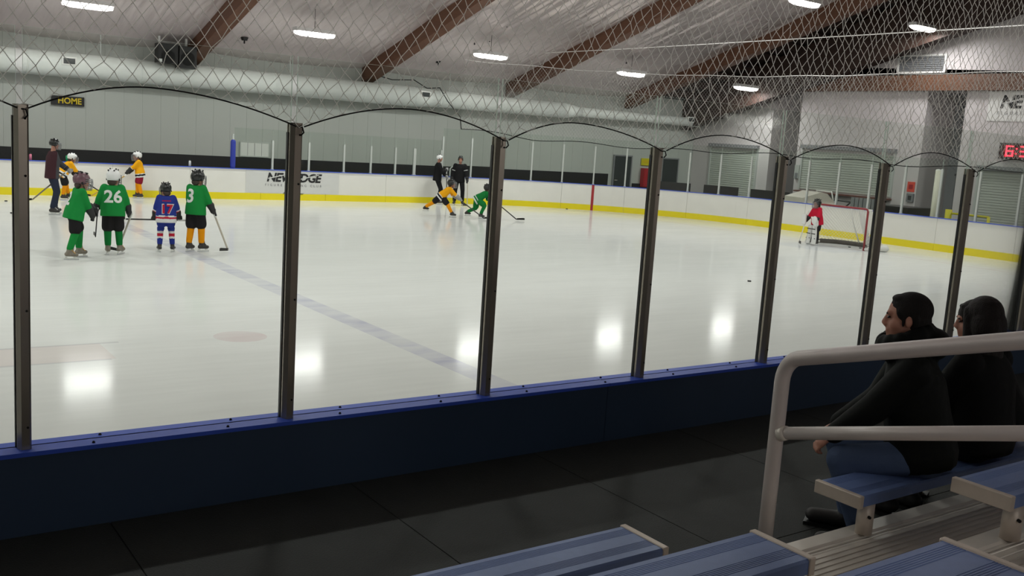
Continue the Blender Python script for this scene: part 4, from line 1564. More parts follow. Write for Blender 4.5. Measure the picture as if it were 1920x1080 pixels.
def person(label, loc, deg, H, hip, lean, feet, hands=None, stick=None, side=0, twist=0, head=(0, 0), hs=1.0, group=None, out=None, elbow=None, knee=None, stick_label=None):
    """local frame: x right, y ahead, z up; deg is the world heading"""
    k = H / 1.75
    g = 1.18 if hs > 1.3 else 1.0      # children wear bulky gear
    rz = R(deg - 90)
    t = empty('person', loc, rz, label, 'person', group)
    sk = None
    hd = dict(hands or {})
    if stick:
        a, b = Vector(stick['top']), Vector(stick['heel'])
        for n, tt in stick.get('t', {}).items():
            hd[n] = tuple(a + (b - a) * tt)
    J = skeleton(H, hip, lean, side, twist, hd, feet, head, hs, elbow, knee)
    bd = link('body', body_mesh(J, 0.014, hands=False), SKIN, t)
    eyes(J, bd)
    O = out
    jm = jersey_mesh(J, 0.016, O.get('hem', -0.16), O.get('bulk', 1.0), O.get('sleeve', (0.088, 0.08, 0.066)))
    jo = link('jersey' if not O.get('jacket') else 'jacket', jm, O['jersey'], t)
    if O.get('stripe'):
        stripe(jm, J, O['stripe'])
    if O.get('number'):
        number_on_back(O['number'], O.get('nsize', 0.3) * k / 0.8, jo, jm, J, O.get('nmat', M['white']), O.get('ncz', 0.27), O.get('ncx', 0.0))
        if O.get('outline'):
            number_on_back(O['number'], O.get('nsize', 0.3) * k / 0.8 * 0.86, jo, jm, J, O['outline'], O.get('ncz', 0.27), O.get('ncx', 0.0), 'number_fill').location = (0, -0.006, 0)
    if O.get('namebar'):
        for q in range(7):
            w_ = 0.018 * k
            fwd = J['T'].cross(J['rv'])
            bv = BVHTree.FromPolygons([v.co for v in jm.vertices], [tuple(p.vertices) for p in jm.polygons])
            p = J['hip'] + J['T'] * 0.405 * k + J['rv'] * ((q - 3) * 0.034 * k)
            hit = bv.ray_cast(p - fwd * 0.6, fwd)
            pp_ = (hit[0] if hit[0] is not None else p - fwd * 0.14)
            MB().box((-0.012 * k, -0.004, -0.016 * k), (0.012 * k, 0.003, 0.016 * k), mtx=Matrix.Translation(pp_)).build('name_letter', O['namebar'], jo)
    # legs
    if 'shorts' in O:
        mb = MB()
        mb.cap(J['hip'] - J['rv'] * 0.05 * k, J['hip'] + J['rv'] * 0.05 * k, 0.135 * k * g, 0.135 * k * g)
        for n in 'RL':
            e = J['hp' + n] + (J['kn' + n] - J['hp' + n]) * O.get('shlen', 0.8)
            mb.cap(J['hp' + n], e, 0.12 * k * g, 0.115 * k * g)
        link('hockey_pants', remesh(mb, 0.018, 3), O['shorts'], t)
        for n in 'RL':
            s = limb('sock', J['kn' + n] + (J['hp' + n] - J['kn' + n]) * 0.15, J['an' + n] + (J['kn' + n] - J['an' + n]) * 0.18, 0.088 * k * g, 0.062 * k * g, O['sock'], t, 0.014, J['kn' + n])
            if O.get('sock_stripe'):
                d = J['an' + n] - J['kn' + n]
                for f in s.data.polygons:
                    q = (f.center - J['kn' + n]).dot(d) / d.length_squared
                    f.material_index = O['sock_stripe'](q)
    else:
        mb = MB()
        mb.cap(J['hip'] - J['rv'] * 0.05 * k, J['hip'] + J['rv'] * 0.05 * k, 0.125 * k, 0.125 * k)
        for n in 'RL':
            mb.cap(J['hp' + n], J['kn' + n], 0.105 * k, 0.085 * k)
            mb.cap(J['kn' + n], J['an' + n] + (J['kn' + n] - J['an' + n]) * 0.12, 0.082 * k, 0.072 * k)
        link('trousers', remesh(mb, 0.016, 3), O['trousers'], t)
    for n in 'RL':
        if O.get('boot'):
            skate(J, n, t, O['boot'], O.get('lace'))
        if O.get('glove'):
            ax = None
            if stick:
                ax = (Vector(stick['heel']) - Vector(stick['top']))
            glove(J, n, t, O['glove'], O.get('cuff'), ax)
    if hs > 1.3:
        mm_ = J['hq'].to_matrix()
        hc = MB().ell(J['head'] + mm_ @ (Vector((0, -0.045, -0.055)) * J['hs']), (0.07 * J['hs'], 0.05 * J['hs'], 0.06 * J['hs']), mm_)
        hc.build('hair', HAIR_K, t, True)
    if O.get('helmet'):
        hm = helmet(J, t, O['helmet'], O.get('cage', True))
    if stick:
        mw = Matrix.Translation(Vector(loc)) @ Matrix.Rotation(rz, 4, 'Z')
        r3 = Matrix.Rotation(rz, 3, 'Z')
        hockey_stick(mw @ Vector(stick['top']), mw @ Vector(stick['heel']), r3 @ Vector(stick['blade']), stick_label, stick.get('shaft', M['black']), stick.get('blade_m', M['black']), goalie=stick.get('goalie', False))
    return t, J


GREEN = cloth('jersey_green', (28, 136, 62))
GREEN_D = cloth('sock_green', (22, 120, 56))
YELLOW = cloth('jersey_yellow', (240, 170, 22))
BLUE = cloth('jersey_blue', (44, 58, 140))
REDC = cloth('stripe_red', (190, 40, 62))
WHITEC = cloth('stripe_white', (226, 226, 226))
BLACKC = cloth('fabric_black', (24, 24, 26))
BLACK2 = cloth('pants_black', (34, 32, 34))
GOLD = cloth('sock_gold', (236, 152, 16))
MAROON = cloth('hoodie_maroon', (66, 40, 46))
HGREY = cloth('hoodie_grey', (70, 70, 74))
JEANS_D = cloth('trousers_navy', (44, 50, 66))
DKRED = cloth('pants_dark_red', (140, 26, 50))
REDJ = cloth('jersey_red', (200, 26, 56))
H_WHITE = mat('helmet_white', (234, 234, 234), 0.3)
H_BLACK = mat('helmet_black', (30, 32, 32), 0.3)
BOOT = mat('skate_boot', (52, 48, 46), 0.5, var=0.3, scale=20)
BOOT2 = mat('skate_boot_grey', (132, 124, 112), 0.5, var=0.3, scale=25)
LACE_Y = mat('lace_yellow', (222, 166, 40), 0.7)
GLOVE = mat('glove_black', (30, 30, 32), 0.6, var=0.2)
GLOVE_W = mat('glove_grey_white', (150, 150, 150), 0.6, var=0.3, scale=30)
WOODST = mat('stick_pale', (190, 182, 168), 0.4)
CAMO = mat('helmet_patterned', (104, 72, 82), 0.35, var=0.95, scale=22)
G1 = 'young skaters on the ice'
SKZ = 0.155 * 1.12


def ft(xr, yr, ar, xl, yl, al, k, zr=0.0, zl=0.0):
    return {'R': (xr, yr, SKZ * k + zr, ar), 'L': (xl, yl, SKZ * k + zl, al)}


# green number 2, seen from the side, looking right
person('child in green jersey numbered 2 with patterned helmet, leftmost of the green team', (2.85, 13.45, 0), 8, 1.36, (0.0, -0.02, 0.80), 14,
       ft(0.15, -0.16, -26, -0.12, 0.10, 6, 0.78), stick={'top': (-0.05, 0.40, 0.98 / 1.12), 'heel': (0.12, 0.30, 0.38), 't': {'L': 0.22, 'R': 0.6}, 'blade': (-0.93, 0.35, 0)}, head=(-8, -6), hs=1.52, group=G1,
       out=dict(jersey=GREEN, number='2', nsize=0.34, ncx=-0.02, shorts=BLACK2, sock=GREEN, boot=BOOT2, lace=LACE_Y, glove=GLOVE, helmet=CAMO, bulk=1.05), stick_label='dark stick held by the child in patterned helmet')
# green number 26 from behind
person('child in green jersey numbered 26 with white helmet, seen from behind', (3.56, 13.85, 0), 80, 1.38, (0.0, -0.02, 0.83), 6,
       ft(0.12, 0.06, -35, -0.08, -0.02, 8, 0.79), stick={'top': (0.33, 0.10, 0.76), 'heel': (0.10, 0.34, 0.03), 't': {'R': 0.1}, 'blade': (-0.6, 0.7, 0), 'shaft': WOODST}, hands={'L': (-0.33, 0.10, 0.66)}, head=(-28, -4), hs=1.52, group=G1,
       out=dict(jersey=GREEN, number='26', nsize=0.31, shorts=BLACK2, shlen=0.9, sock=GREEN_D, boot=BOOT2, lace=LACE_Y, glove=GLOVE, helmet=H_WHITE, bulk=1.08), stick_label='pale stick leaning from the right hand of number 26')


def stripe17(part, t):
    if part == 'hem':
        return 2 if t < -0.095 else (1 if t < -0.035 else (2 if t < -0.005 else 0))
    if part == 'arm':
        return 2 if 0.2 < t < 0.33 else (1 if 0.33 <= t < 0.55 else (2 if 0.55 <= t < 0.68 else 0))
    return 0


person('small child in blue striped jersey numbered 17 with black helmet', (4.58, 14.12, 0), 77, 1.19, (0.0, -0.02, 0.70), 4,
       ft(0.12, 0.03, -22, -0.11, 0.0, 14, 0.68), stick={'top': (0.37, 0.16, 0.60), 'heel': (-0.72, 0.10, 0.60), 't': {'R': 0.1, 'L': 0.54}, 'blade': (-0.9, 0.3, 0.1)}, head=(22, -8), hs=1.52, group=G1,
       out=dict(jersey=[BLUE, REDC, WHITEC], stripe=stripe17, number='17', nsize=0.30, ncz=0.17, nmat=WHITEC, outline=REDC, namebar=REDC, shorts=BLUE, sock=[BLUE, REDC, WHITEC], shlen=0.5,
                sock_stripe=lambda q: 2 if 0.05 < q < 0.2 else (1 if 0.2 <= q < 0.4 else (2 if 0.4 <= q < 0.52 else 0)), boot=BOOT, lace=M['white'], glove=GLOVE, helmet=H_BLACK, bulk=1.12, hem=-0.2), stick_label='black stick held level by the child numbered 17')
# green number 3
person('child in green jersey numbered 3 with black helmet and gold socks', (5.13, 14.08, 0), 42, 1.40, (0.0, -0.02, 0.85), 4,
       ft(0.09, 0.06, -30, -0.1, -0.08, -10, 0.8), stick={'top': (0.27, 0.16, 0.80), 'heel': (0.46, 0.42, 0.03), 't': {'R': 0.1}, 'blade': (-0.2, -0.9, 0.0), 'shaft': WOODST}, hands={'L': (-0.24, 0.20, 0.66)}, head=(-14, -4), hs=1.52, group=G1,
       out=dict(jersey=GREEN, number='3', nsize=0.36, ncx=-0.05, shorts=BLACK2, shlen=0.85, sock=GOLD, boot=BOOT, lace=M['black'], glove=GLOVE, helmet=H_BLACK), stick_label='pale stick with black blade beside the gold socked child')
# coach in hoodie far left
t, J = person('adult in maroon and grey hoodie with black helmet, far left', (3.9, 21.4, 0), 2, 1.72, (0.0, -0.02, 1.0), 3,
              ft(0.16, -0.05, -22, -0.15, 0.06, 10, 0.98 / 1.12), stick={'top': (-0.12, 0.42, 1.12), 'heel': (0.22, -0.52, 0.36), 't': {'L': 0.04, 'R': 0.42}, 'blade': (0.3, -0.9, -0.1), 'shaft': M['alu_dark']}, head=(-6, -6), hs=1.02, group='coaches on the ice',
              out=dict(jersey=[MAROON, HGREY], stripe=lambda p, t_: 0, jacket=True, trousers=JEANS_D, boot=BOOT, lace=M['white'], glove=GLOVE_W, cuff=GLOVE, helmet=H_BLACK, bulk=1.0, hem=-0.13), stick_label='grey stick held low by the adult in maroon hoodie')
jo = [c for c in t.children if c.name.startswith('jacket')][0]
fwd = J['T'].cross(J['rv'])
for f in jo.data.polygons:
    if (f.center - J['hip']).dot(fwd) > 0.045:
        f.material_index = 1


def stripeY(part, t):
    if part == 'hem':
        return 2 if t < -0.10 else (2 if -0.03 < t < 0.0 else (1 if -0.10 <= t <= -0.03 else 0))
    if part == 'arm':
        return 1 if 0.45 < t < 0.65 else (2 if 0.3 < t <= 0.45 else 0)
    return 0


def stripeY2(part, t):
    if part == 'hem':
        return 2 if -0.02 < t < 0.04 else (1 if -0.08 < t <= -0.02 else (2 if -0.13 < t <= -0.08 else 0))
    if part == 'arm':
        return 2 if 0.4 < t < 0.7 else 0
    return 0


person('child in yellow jersey with white helmet bending beside the adult in hoodie', (5.05, 25.8, 0), 0, 1.28, (0.0, -0.12, 0.76), 34,
       ft(0.14, -0.14, -5, -0.14, 0.06, 5, 0.73), stick={'top': (-0.02, 0.20, 0.72), 'heel': (-0.05, 1.25, 0.03), 't': {'L': 0.03, 'R': 0.25}, 'blade': (-0.5, 0.8, 0), 'shaft': M['black']}, head=(0, -14), hs=1.52, group=G1,
       out=dict(jersey=[YELLOW, BLACKC, WHITEC], stripe=stripeY2, shorts=BLACK2, shlen=0.85, sock=GOLD, boot=BOOT, glove=GLOVE, helmet=H_WHITE, bulk=1.08), stick_label='dark stick reaching along the far boards from the bending child')
person('child in yellow striped jersey with dark red pants by the far boards', (7.3, 26.75, 0), 168, 1.30, (0.0, -0.03, 0.78), 9,
       ft(0.08, 0.04, 8, -0.1, -0.06, 10, 0.74), stick={'top': (0.06, 0.26, 0.78), 'heel': (-0.25, 1.38, 0.04), 't': {'R': 0.06, 'L': 0.3}, 'blade': (0.3, 0.9, 0), 'shaft': mat('stick_yellow', (190, 150, 60), 0.5)}, head=(6, -6), hs=1.52, group=G1,
       out=dict(jersey=[YELLOW, BLACKC, WHITEC], stripe=stripeY, shorts=DKRED, shlen=0.75, sock=GOLD, boot=BOOT, glove=GLOVE, helmet=H_WHITE, bulk=1.05), stick_label='yellow shafted stick of the child with dark red pants')
# coaches in black at the far boards
person('adult in black with white helmet leaning on a stick at the boards', (18.05, 26.7, 0), -25, 1.74, (0.0, -0.05, 1.0), 3,
       ft(0.14, 0.0, -8, -0.13, 0.06, 8, 0.98 / 1.12), stick={'top': (0.02, 0.28, 1.34), 'heel': (-0.08, 0.36, 0.03), 't': {'R': 0.03, 'L': 0.22}, 'blade': (-0.7, 0.5, 0)}, head=(-4, -4), hs=1.0, group='coaches on the ice',
       out=dict(jersey=BLACKC, jacket=True, trousers=BLACKC, boot=BOOT, glove=GLOVE_W, cuff=GLOVE, helmet=H_WHITE, cage=False, hem=-0.13), stick_label='dark stick under the hands of the adult in white helmet')
person('bearded adult in black jersey with white piping, black helmet', (18.75, 26.35, 0), 238, 1.74, (0.0, -0.02, 1.0), 0,
       ft(0.15, 0.02, -14, -0.15, 0.03, 14, 0.98 / 1.12), stick={'top': (-0.30, 0.18, 1.02), 'heel': (-0.34, 0.36, 0.03), 't': {'L': 0.12}, 'blade': (0.6, 0.7, 0), 'shaft': WOODST}, hands={'R': (0.30, 0.05, 0.92)}, head=(6, -2), hs=1.0, group='coaches on the ice',
       out=dict(jersey=[BLACKC, WHITEC], stripe=lambda p, t_: 1 if (p == 'upper' and 0.62 < t_ < 0.68) else 0, trousers=BLACKC, boot=BOOT, glove=GLOVE, helmet=H_BLACK, cage=False, hem=-0.13), stick_label='pale stick in the hand of the bearded adult')
# two children racing
person('child in yellow jersey skating hard to the right, one leg trailing', (15.25, 21.9, 0), -31, 1.28, (0.0, 0.06, 0.66), 48,
       {'R': (0.08, 0.42, SKZ * 0.73, -6), 'L': (-0.12, -0.50, SKZ * 0.73 + 0.10, 20)}, stick={'top': (0.05, 0.50, 0.66), 'heel': (0.15, 1.45, 0.03), 't': {'L': 0.04, 'R': 0.34}, 'blade': (-0.3, 0.9, 0)}, head=(0, 2), hs=1.52, group=G1,
       out=dict(jersey=[YELLOW, BLACKC, WHITEC], stripe=stripeY, shorts=BLACK2, shlen=0.8, sock=GOLD, boot=BOOT, glove=GLOVE_W, helmet=H_BLACK), stick_label='dark stick pushed ahead by the racing child in yellow')
person('child in green and white jersey bent low, skating behind the steel post', (16.45, 21.5, 0), -31, 1.28, (0.0, -0.02, 0.62), 56,
       {'R': (0.12, 0.10, SKZ * 0.73, -6), 'L': (-0.12, -0.34, SKZ * 0.73 + 0.04, 14)}, stick={'top': (0.0, 0.42, 0.66), 'heel': (0.10, 1.28, 0.03), 't': {'L': 0.03, 'R': 0.36}, 'blade': (-0.2, 0.9, 0)}, head=(0, 8), hs=1.52, group=G1,
       out=dict(jersey=[GREEN_D, GREEN_D, WHITEC], stripe=stripeY, shorts=GREEN_D, shlen=0.8, sock=GREEN_D, boot=BOOT, glove=GLOVE, helmet=H_BLACK), stick_label='dark stick of the racing child in green')

# goalie
tg, J = person('young goalie in red jersey with white leg pads and dark helmet', (23.8, 14.0, 0), 166, 1.24, (0.0, -0.02, 0.75), 8,
               ft(0.14, 0.02, -10, -0.14, 0.02, 10, 0.72), stick={'top': (0.24, 0.14, 1.02), 'heel': (0.22, 0.40, 0.03), 't': {'R': 0.36}, 'blade': (-0.75, 0.5, 0), 'goalie': True, 'shaft': M['black']}, hands={'L': (-0.26, 0.24, 0.62)}, head=(0, -4), hs=1.52,
               out=dict(jersey=REDJ, shorts=BLACK2, shlen=0.8, sock=BLACK2, boot=BOOT, glove=GLOVE, helmet=H_BLACK, bulk=1.12, hem=-0.18), stick_label='wide goalie stick standing on the ice before the white pads')
k = J['k']
for n, s in (('R', 1), ('L', -1)):
    a, b = J['an' + n], J['kn' + n]
    d = (b - a).normalized()
    fwd = Vector((0, 1, 0))
    mb = MB()
    lo, hi = a - Vector((0, 0, 0.09)) + fwd * 0.09, b + d * 0.17 + fwd * 0.09
    r_ = Vector((1, 0, 0))
    rings = []
    for i in range(9):
        f = i / 8.0
        c = lo + (hi - lo) * f + fwd * (0.05 * (1 - f) ** 3)
        w_ = 0.098 - 0.01 * f
        rings.append([c + r_ * (w_ * math.cos(q)) + fwd * (0.055 * math.sin(q)) for q in [2 * math.pi * j / 12 for j in range(12)]])
    mb.rings(rings)
    lp = link('leg_pad', remesh(mb, 0.014, 2), M['pad_white'], tg)
    for zz in (0.3, 0.55, 0.8):
        c = lo + (hi - lo) * zz + fwd * 0.055
        MB().box((-0.085, -0.006, -0.012), (0.085, 0.006, 0.012), mtx=Matrix.Translation(c)).build('pad_strap', M['black'], lp)
h = J['haR']
o = MB().box((-0.09, -0.02, -0.15), (0.09, 0.03, 0.15), mtx=Matrix.Translation(h + Vector((0.02, 0.09, 0.02)))).build('blocker', M['pad_white'], tg)
b_ = o.modifiers.new('b', 'BEVEL')
b_.width = 0.015
b_.segments = 2
h = J['haL']
mb = MB().ell(h + Vector((0, 0.08, 0.02)), (0.12, 0.06, 0.13)).cap(h + Vector((-0.02, 0.03, -0.02)), h + Vector((-0.02, 0.03, -0.1)), 0.07, 0.08).cap(h + Vector((0.05, 0.1, 0.06)), h + Vector((0.11, 0.1, 0.1)), 0.035, 0.03)
link('catch_glove', remesh(mb, 0.012, 2), M['pad_white'], tg)

# ------------------------------------------------------------------ spectators on the front bench
JACKET = cloth('jacket_black', (13, 15, 13), 0.7)
COAT = cloth('coat_black', (13, 13, 13), 0.8)
JEANS = cloth('jeans_blue', (74, 88, 116))
SHOE = mat('shoe_dark', (40, 38, 38), 0.6)
HAIR = mat('hair_dark', (26, 23, 21), 0.7, spec=0.2, var=0.3, scale=30, stretch=(4, 4, 0.6), bump=0.4, bscale=60)
HAIR_B = mat('hair_dark_brown', (24, 17, 15), 0.6, spec=0.2, var=0.3, scale=30, stretch=(5, 5, 0.4), bump=0.4, bscale=50)


def hair_short(J, parent):
    h, mm, c = J['hs'], J['hq'].to_matrix(), J['head']

    def P(x, y, z):
        return c + mm @ (Vector((x, y, z)) * h)
    mb = MB()
    mb.ell(P(0, -0.017, 0.041), (0.0795 * h, 0.099 * h, 0.087 * h), mm, 24, 16)
    mb.ell(P(0, -0.05, -0.01), (0.07 * h, 0.06 * h, 0.075 * h), mm)
    mb.ell(P(0, 0.034, 0.092), (0.052 * h, 0.04 * h, 0.022 * h), mm)
    for s in (-1, 1):
        mb.ell(P(0.064 * s, 0.012, 0.03), (0.016 * h, 0.034 * h, 0.036 * h), mm)
        mb.cap(P(0.07 * s, 0.012, 0.01), P(0.067 * s, 0.014, -0.03), 0.010 * h, 0.006 * h)
        mb.cap(P(0.066 * s, -0.04, 0.01), P(0.055 * s, -0.045, -0.05), 0.02 * h, 0.016 * h)
    return link('hair', remesh(mb, 0.0045, 3), HAIR, parent)


def hair_long(J, parent, drop=0.26, name='hair'):
    h, mm, c = J['hs'], J['hq'].to_matrix(), J['head']

    def P(x, y, z):
        return c + mm @ (Vector((x, y, z)) * h)
    mb = MB()
    mb.ell(P(0, -0.016, 0.038), (0.092 * h, 0.106 * h, 0.098 * h), mm)
    mb.ell(P(0, -0.05, -0.03), (0.095 * h, 0.085 * h, 0.12 * h), mm)
    mb.cap(P(0, -0.06, -0.08), P(0, -0.07, -0.12 - drop), 0.085 * h, 0.06 * h, side=mm @ Vector((1, 0, 0)), flat=0.6)
    for s in (-1, 1):
        mb.cap(P(0.075 * s, 0.015, 0.05), P(0.085 * s, 0.0, -0.12), 0.026 * h, 0.028 * h)
        mb.cap(P(0.085 * s, 0.0, -0.1), P(0.08 * s, 0.015, -0.2), 0.028 * h, 0.018 * h)
        mb.cap(P(0.02 * s, 0.06, 0.092), P(0.074 * s, 0.035, 0.02), 0.016 * h, 0.016 * h)
    return link(name, remesh(mb, 0.007, 2), HAIR_B, parent)


def seated(label, x, deg, H, hip, lean, hands, feet, head, hs, coat, legs, hairf, voxel=0.008, knee=None, elbow=None, hood=True, cls='jacket'):
    rz = R(deg - 90)
    t = empty('person', (x, hip[1], FLOOR_Z), rz, label, 'person', 'spectators on the front bench')
    J = skeleton(H, (0, 0, hip[2] - FLOOR_Z), lean, 0, 0, hands, feet, head, hs, elbow, knee)
    k = J['k']
    J['curl'] = 0.7
    bd = link('body', body_mesh(J, voxel), SKIN, t)
    eyes(J, bd)
    mb = MB()
    torso_loft(mb, J, [(-0.075, 0.20, 0.17, 0.02), (0.0, 0.225, 0.19, 0.02), (0.2, 0.215, 0.17, 0.01), (0.38, 0.225, 0.16, 0), (0.47, 0.19, 0.13, 0), (0.545, 0.11, 0.105, 0.0)])
    for n in 'RL':
        mb.cap(J['sh' + n], J['el' + n], 0.092 * k, 0.08 * k)
        mb.cap(J['el' + n], J['ha' + n] - (J['ha' + n] - J['el' + n]).normalized() * 0.01, 0.082 * k, 0.056 * k)
    if hood:
        fw_ = J['T'].cross(J['rv'])
        c = J['neck'] + J['T'] * 0.02
        for q in range(-6, 7):
            a = R(q * 27)
            p = c + J['rv'] * (0.10 * math.sin(a)) - fw_ * (0.105 * math.cos(a) - 0.012) + J['T'] * (0.055 + 0.015 * math.cos(a))
            mb.ell(p, (0.04, 0.04, 0.068))
        mb.ell(c - fw_ * 0.125 + J['T'] * 0.02, (0.12, 0.065, 0.075), Quaternion((0, 0, 1), 0).to_matrix())
    link(cls, remesh(mb, 0.012, 4), coat, t)
    mb = MB()
    mb.cap(J['hip'] - J['rv'] * 0.07, J['hip'] + J['rv'] * 0.07, 0.12 * k, 0.12 * k)
    for n in 'RL':
        mb.cap(J['hp' + n], J['kn' + n], 0.105 * k, 0.082 * k)
        mb.cap(J['kn' + n], J['an' + n] + Vector((0, 0, 0.02)), 0.08 * k, 0.062 * k)
    link('trousers', remesh(mb, 0.012, 3), legs, t)
    for n in 'RL':
        a = J['an' + n]
        y = R(J['fy' + n])
        f = Vector((-math.sin(y), math.cos(y), 0))
        mb = MB().cap(a - f * 0.03 - Vector((0, 0, 0.035)), a + f * 0.17 - Vector((0, 0, 0.045)), 0.047, 0.04, side=f.cross(Vector((0, 0, 1))), flat=0.9).cap(a, a - Vector((0, 0, 0.03)), 0.05, 0.05)
        so = link('shoe', remesh(mb, 0.01, 2), SHOE, t)
        rr_ = f.cross(Vector((0, 0, 1)))
        mt = Matrix((rr_, f, Vector((0, 0, 1)))).transposed().to_4x4()
        mt.translation = Vector((a.x, a.y, 0))
        MB().box((-0.045, -0.08, 0.0), (0.045, 0.21, 0.018), mtx=mt).build('sole', M['black'], so)
    hairf(J, t)
    return t, J


F0 = 0.095
seated('man with short dark hair in black jacket and jeans on the front bench', 3.62, 128, 1.56, (0, -2.09, SEAT_Z + 0.10), 15,
       {'R': (0.16, 0.40, 0.56), 'L': (-0.10, 0.44, 0.555)}, {'R': (0.16, 0.30, F0, -8), 'L': (-0.12, 0.26, F0, 8)}, (-8, -3), 1.12, JACKET, JEANS, hair_short, 0.0065)
seated('woman with long dark hair in black coat, head turned away', 4.08, 92, 1.46, (0, -2.12, SEAT_Z + 0.10), 7,
       {'R': (0.08, 0.34, 0.6), 'L': (-0.08, 0.36, 0.6)}, {'R': (0.1, 0.40, F0, -5), 'L': (-0.1, 0.42, F0, 5)}, (-30, -10), 1.13, COAT, BLACKC, hair_long, 0.009, hood=False, cls='coat')
seated('dark haired person leaning forward between the man and the woman', 4.56, 118, 1.40, (0, -1.99, SEAT_Z + 0.10), 26,
       {'R': (0.06, 0.36, 0.6), 'L': (-0.06, 0.38, 0.6)}, {'R': (0.08, 0.42, F0, -5), 'L': (-0.08, 0.44, F0, 5)}, (10, -8), 1.12, COAT, BLACKC, lambda J, t: hair_long(J, t, 0.1), 0.009, hood=False, cls='coat')

# ================================================================== THINGS BEHIND THE BOARDS
def bottle(x, mt, lab, h=0.24):
    t = empty('water_bottle', (x, FAR_Y + 0.2, CAP_Z - 0.02), 0, lab, 'bottle')
    MB().box((-0.08, -0.04, -0.03), (0.08, 0.12, -0.005)).build('shelf_clip', M['black'], t)
    MB().tube([(0, 0, -0.005), (0, 0, 0.17), (0, 0, 0.2)], [0.037, 0.037, 0.024], 14).build('bottle_body', mt, t, True)
    MB().tube([(0, 0, 0.2), (0, 0, 0.22), (0, 0, h)], [0.026, 0.024, 0.009], 12).build('cap', M['black'], t, True)


bottle(4.35, M['bottle_pink'], 'pink bottle standing behind the far boards at the left')
bottle(5.35, M['bottle_green'], 'green bottle behind the far boards beside the bending child')
bottle(9.05, M['white'], 'white bottle behind the far boards left of the blue post')

# red cabinet with yellow sign between the far doors
fc = empty('fire_cabinet', (31.75, WALL_Y - 0.25, 0.75), 0, 'red wall cabinet between the two dark doors', 'cabinet')
MB().box((-0.28, -0.02, 0), (0.28, 0.22, 0.9)).build('case', M['red'], fc)
MB().box((-0.24, -0.035, 0.04), (0.24, -0.02, 0.86)).build('door', M['red'], fc)
ys = tag(MB().box((31.45, WALL_Y - 0.06, 1.78), (32.0, WALL_Y - 0.02, 2.12)).build('wall_sign', M['sign_yellow']), 'yellow notice above the red wall cabinet', 'sign')
MB().box((31.5, WALL_Y - 0.066, 1.9), (31.95, WALL_Y - 0.06, 2.02)).build('printed_band', M['yellow_print'], ys)
ns = tag(MB().box((END_WALL - 0.03, 17.93, 1.55), (END_WALL - 0.003, 18.25, 1.95)).build('wall_sign', M['sign_red']), 'small red notice on the white end wall', 'sign')
MB().box((END_WALL - 0.036, 18.0, 1.66), (END_WALL - 0.03, 18.18, 1.84)).build('printed_band', M['red'], ns)
sb = tag(MB().box((END_WALL - 0.1, 17.9, 1.15), (END_WALL - 0.003, 18.2, 1.48)).build('switch_box', M['wall_dim']), 'grey switch box below the small red notice', 'switch box')
MB().box((END_WALL - 0.11, 17.98, 1.22), (END_WALL - 0.1, 18.12, 1.4)).build('switch_plate', M['door_dark'], sb)
sb = tag(MB().box((END_WALL - 0.1, 23.2 + 0.4, 1.7), (END_WALL - 0.003, 23.85, 2.3)).build('switch_box', M['wall_grey']), 'pale switch box at the left edge of the counter wall', 'switch box')
MB().box((END_WALL - 0.11, 23.65, 1.72), (END_WALL - 0.1, 23.8, 1.95)).build('switch_plate', M['wall_dim'], sb)

# white round post and yellow gate behind the end glass
wp = empty('round_post', (29.2, 13.55, -0.02), 0, 'thick white round post behind the end glass', 'post')
MB().tube([(0, 0, 0.03), (0, 0, 2.5)], 0.09, 18).build('shaft', mat('post_cream', (226, 222, 206), 0.5), wp, True)
MB().tube([(0, 0, 0), (0, 0, 0.03)], 0.15, 18).build('foot_plate', M['alu_far'], wp)
MB().ell((0, 0, 2.5), (0.09, 0.09, 0.04)).build('cap', M['white'], wp, True)
yg = empty('yellow_gate', (30.2, 13.1, -0.02), 0, 'yellow bollard gate behind the end glass near the roll up door', 'gate')
MB().tube([(0, 0.5, 0), (0, 0.5, 1.22)], 0.11, 14).build('bollard', M['sign_yellow'], yg, True)
MB().tube([(0, -0.9, 0), (0, -0.9, 1.1)], 0.05, 12).build('bollard', M['sign_yellow'], yg, True)
MB().tube([(0, 0.5, 1.1), (0, -0.9, 1.1)], 0.035, 10).build('bar', M['sign_yellow'], yg, True)

# ice machine hood behind the corner glass
im = empty('ice_machine', (29.6, 18.6, -0.02), R(-20), 'silver white machine with slanted hood behind the goalie', 'machine')
MB().prism([(-0.9, 0.35), (0.9, 0.35), (0.9, 0.85), (0.55, 1.0), (-0.9, 1.0)], 'y', -0.7, 0.7).build('body', M['white'], im)
MB().prism([(-0.9, 1.0), (0.5, 1.0), (0.1, 1.38), (-0.15, 1.42), (-0.9, 1.18)], 'y', -0.62, 0.62).build('hood', M['alu'], im)
for sx, sy in ((-0.6, -0.72), (-0.6, 0.72), (0.6, -0.72), (0.6, 0.72)):
    MB().tube([(sx, sy - 0.1, 0.3), (sx, sy + 0.1, 0.3)], 0.3, 18).build('wheel', M['black'], im)
MB().tube([(0.5, -0.5, 1.0), (0.35, -0.5, 1.45), (0.35, 0.5, 1.45), (0.5, 0.5, 1.0)], 0.025, 8).build('guard_rail', M['white'], im, True)
MB().tube([(0.9, -0.6, 0.9), (1.15, -0.6, 1.12), (1.15, 0.6, 1.12), (0.9, 0.6, 0.9)], 0.03, 8).build('push_bar', M['black'], im, True)

# benches and boxes behind the corner glass
DK = mat('bench_dark', (52, 50, 50), 0.7, var=0.2)


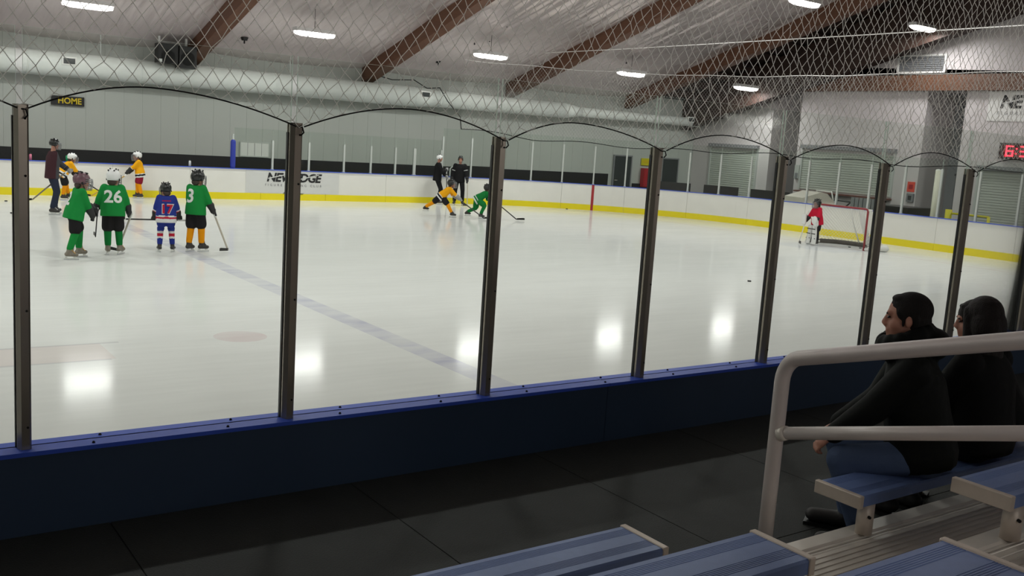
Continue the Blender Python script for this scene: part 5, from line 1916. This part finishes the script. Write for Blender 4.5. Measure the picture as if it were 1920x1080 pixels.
def dark_bench(x, y, rz, L, lab):
    t = empty('waiting_bench', (x, y, -0.02), rz, lab, 'bench', 'dark benches behind the corner glass')
    MB().box((-L / 2, -0.2, 0.42), (L / 2, 0.2, 0.48)).build('seat', DK, t)
    MB().box((-L / 2, 0.17, 0.7), (L / 2, 0.22, 1.2)).build('backrest', DK, t)
    for s in (-1, 1):
        MB().box((s * L / 2 * 0.85 - 0.03, -0.18, 0), (s * L / 2 * 0.85 + 0.03, 0.2, 0.42)).build('leg', M['black'], t)
        MB().box((s * L / 2 * 0.85 - 0.025, 0.18, 0.4), (s * L / 2 * 0.85 + 0.025, 0.24, 1.15)).build('back_post', M['black'], t)


dark_bench(30.0, 26.6, R(-60), 1.6, 'dark bench behind the corner glass, nearest the dark doors')
dark_bench(31.1, 24.8, R(-70), 1.6, 'dark bench behind the corner glass, middle of three')
dark_bench(31.3, 22.3, R(-80), 1.8, 'dark bench behind the corner glass, nearest the goalie')
br = empty('tube_barrier', (21.2, 28.6, -0.02), 0, 'low white tube barrier behind the far boards', 'barrier')
MB().tube([(-1.5, 0, 0), (-1.5, 0, 1.3), (-1.4, 0, 1.38), (0.9, 0, 1.38), (1.0, 0, 1.3), (1.05, 0, 0)], 0.03, 8).build('tube_frame', M['alu_far'], br, True)
MB().box((-1.3, -0.03, 1.32), (0.6, 0.05, 1.44)).build('pad', M['black'], br)
rb = empty('rubber_bin', (30.4, 14.6, -0.02), 0, 'black bin behind the end glass below the white post', 'bin')
MB().prism([(-0.6, 0.0), (0.6, 0.0), (0.7, 1.1), (-0.7, 1.1)], 'y', 0.2, 1.6).build('body', M['black'], rb)
MB().box((-0.74, 0.16, 1.1), (0.74, 1.64, 1.16)).build('lid', M['black'], rb)
gp_ = empty('gas_panel', (29.4, 16.4, -0.02), 0, 'grey ribbed panel standing behind the end glass beside the goal', 'panel')
for q in range(6):
    MB().box((0.0, -0.5 + q * 0.17, 0), (0.05, -0.36 + q * 0.17, 1.35)).build('rib', M['wall_dim'], gp_)
MB().box((0.05, -0.52, 0.0), (0.08, 0.52, 1.3)).build('backing', M['wall_dim'], gp_)
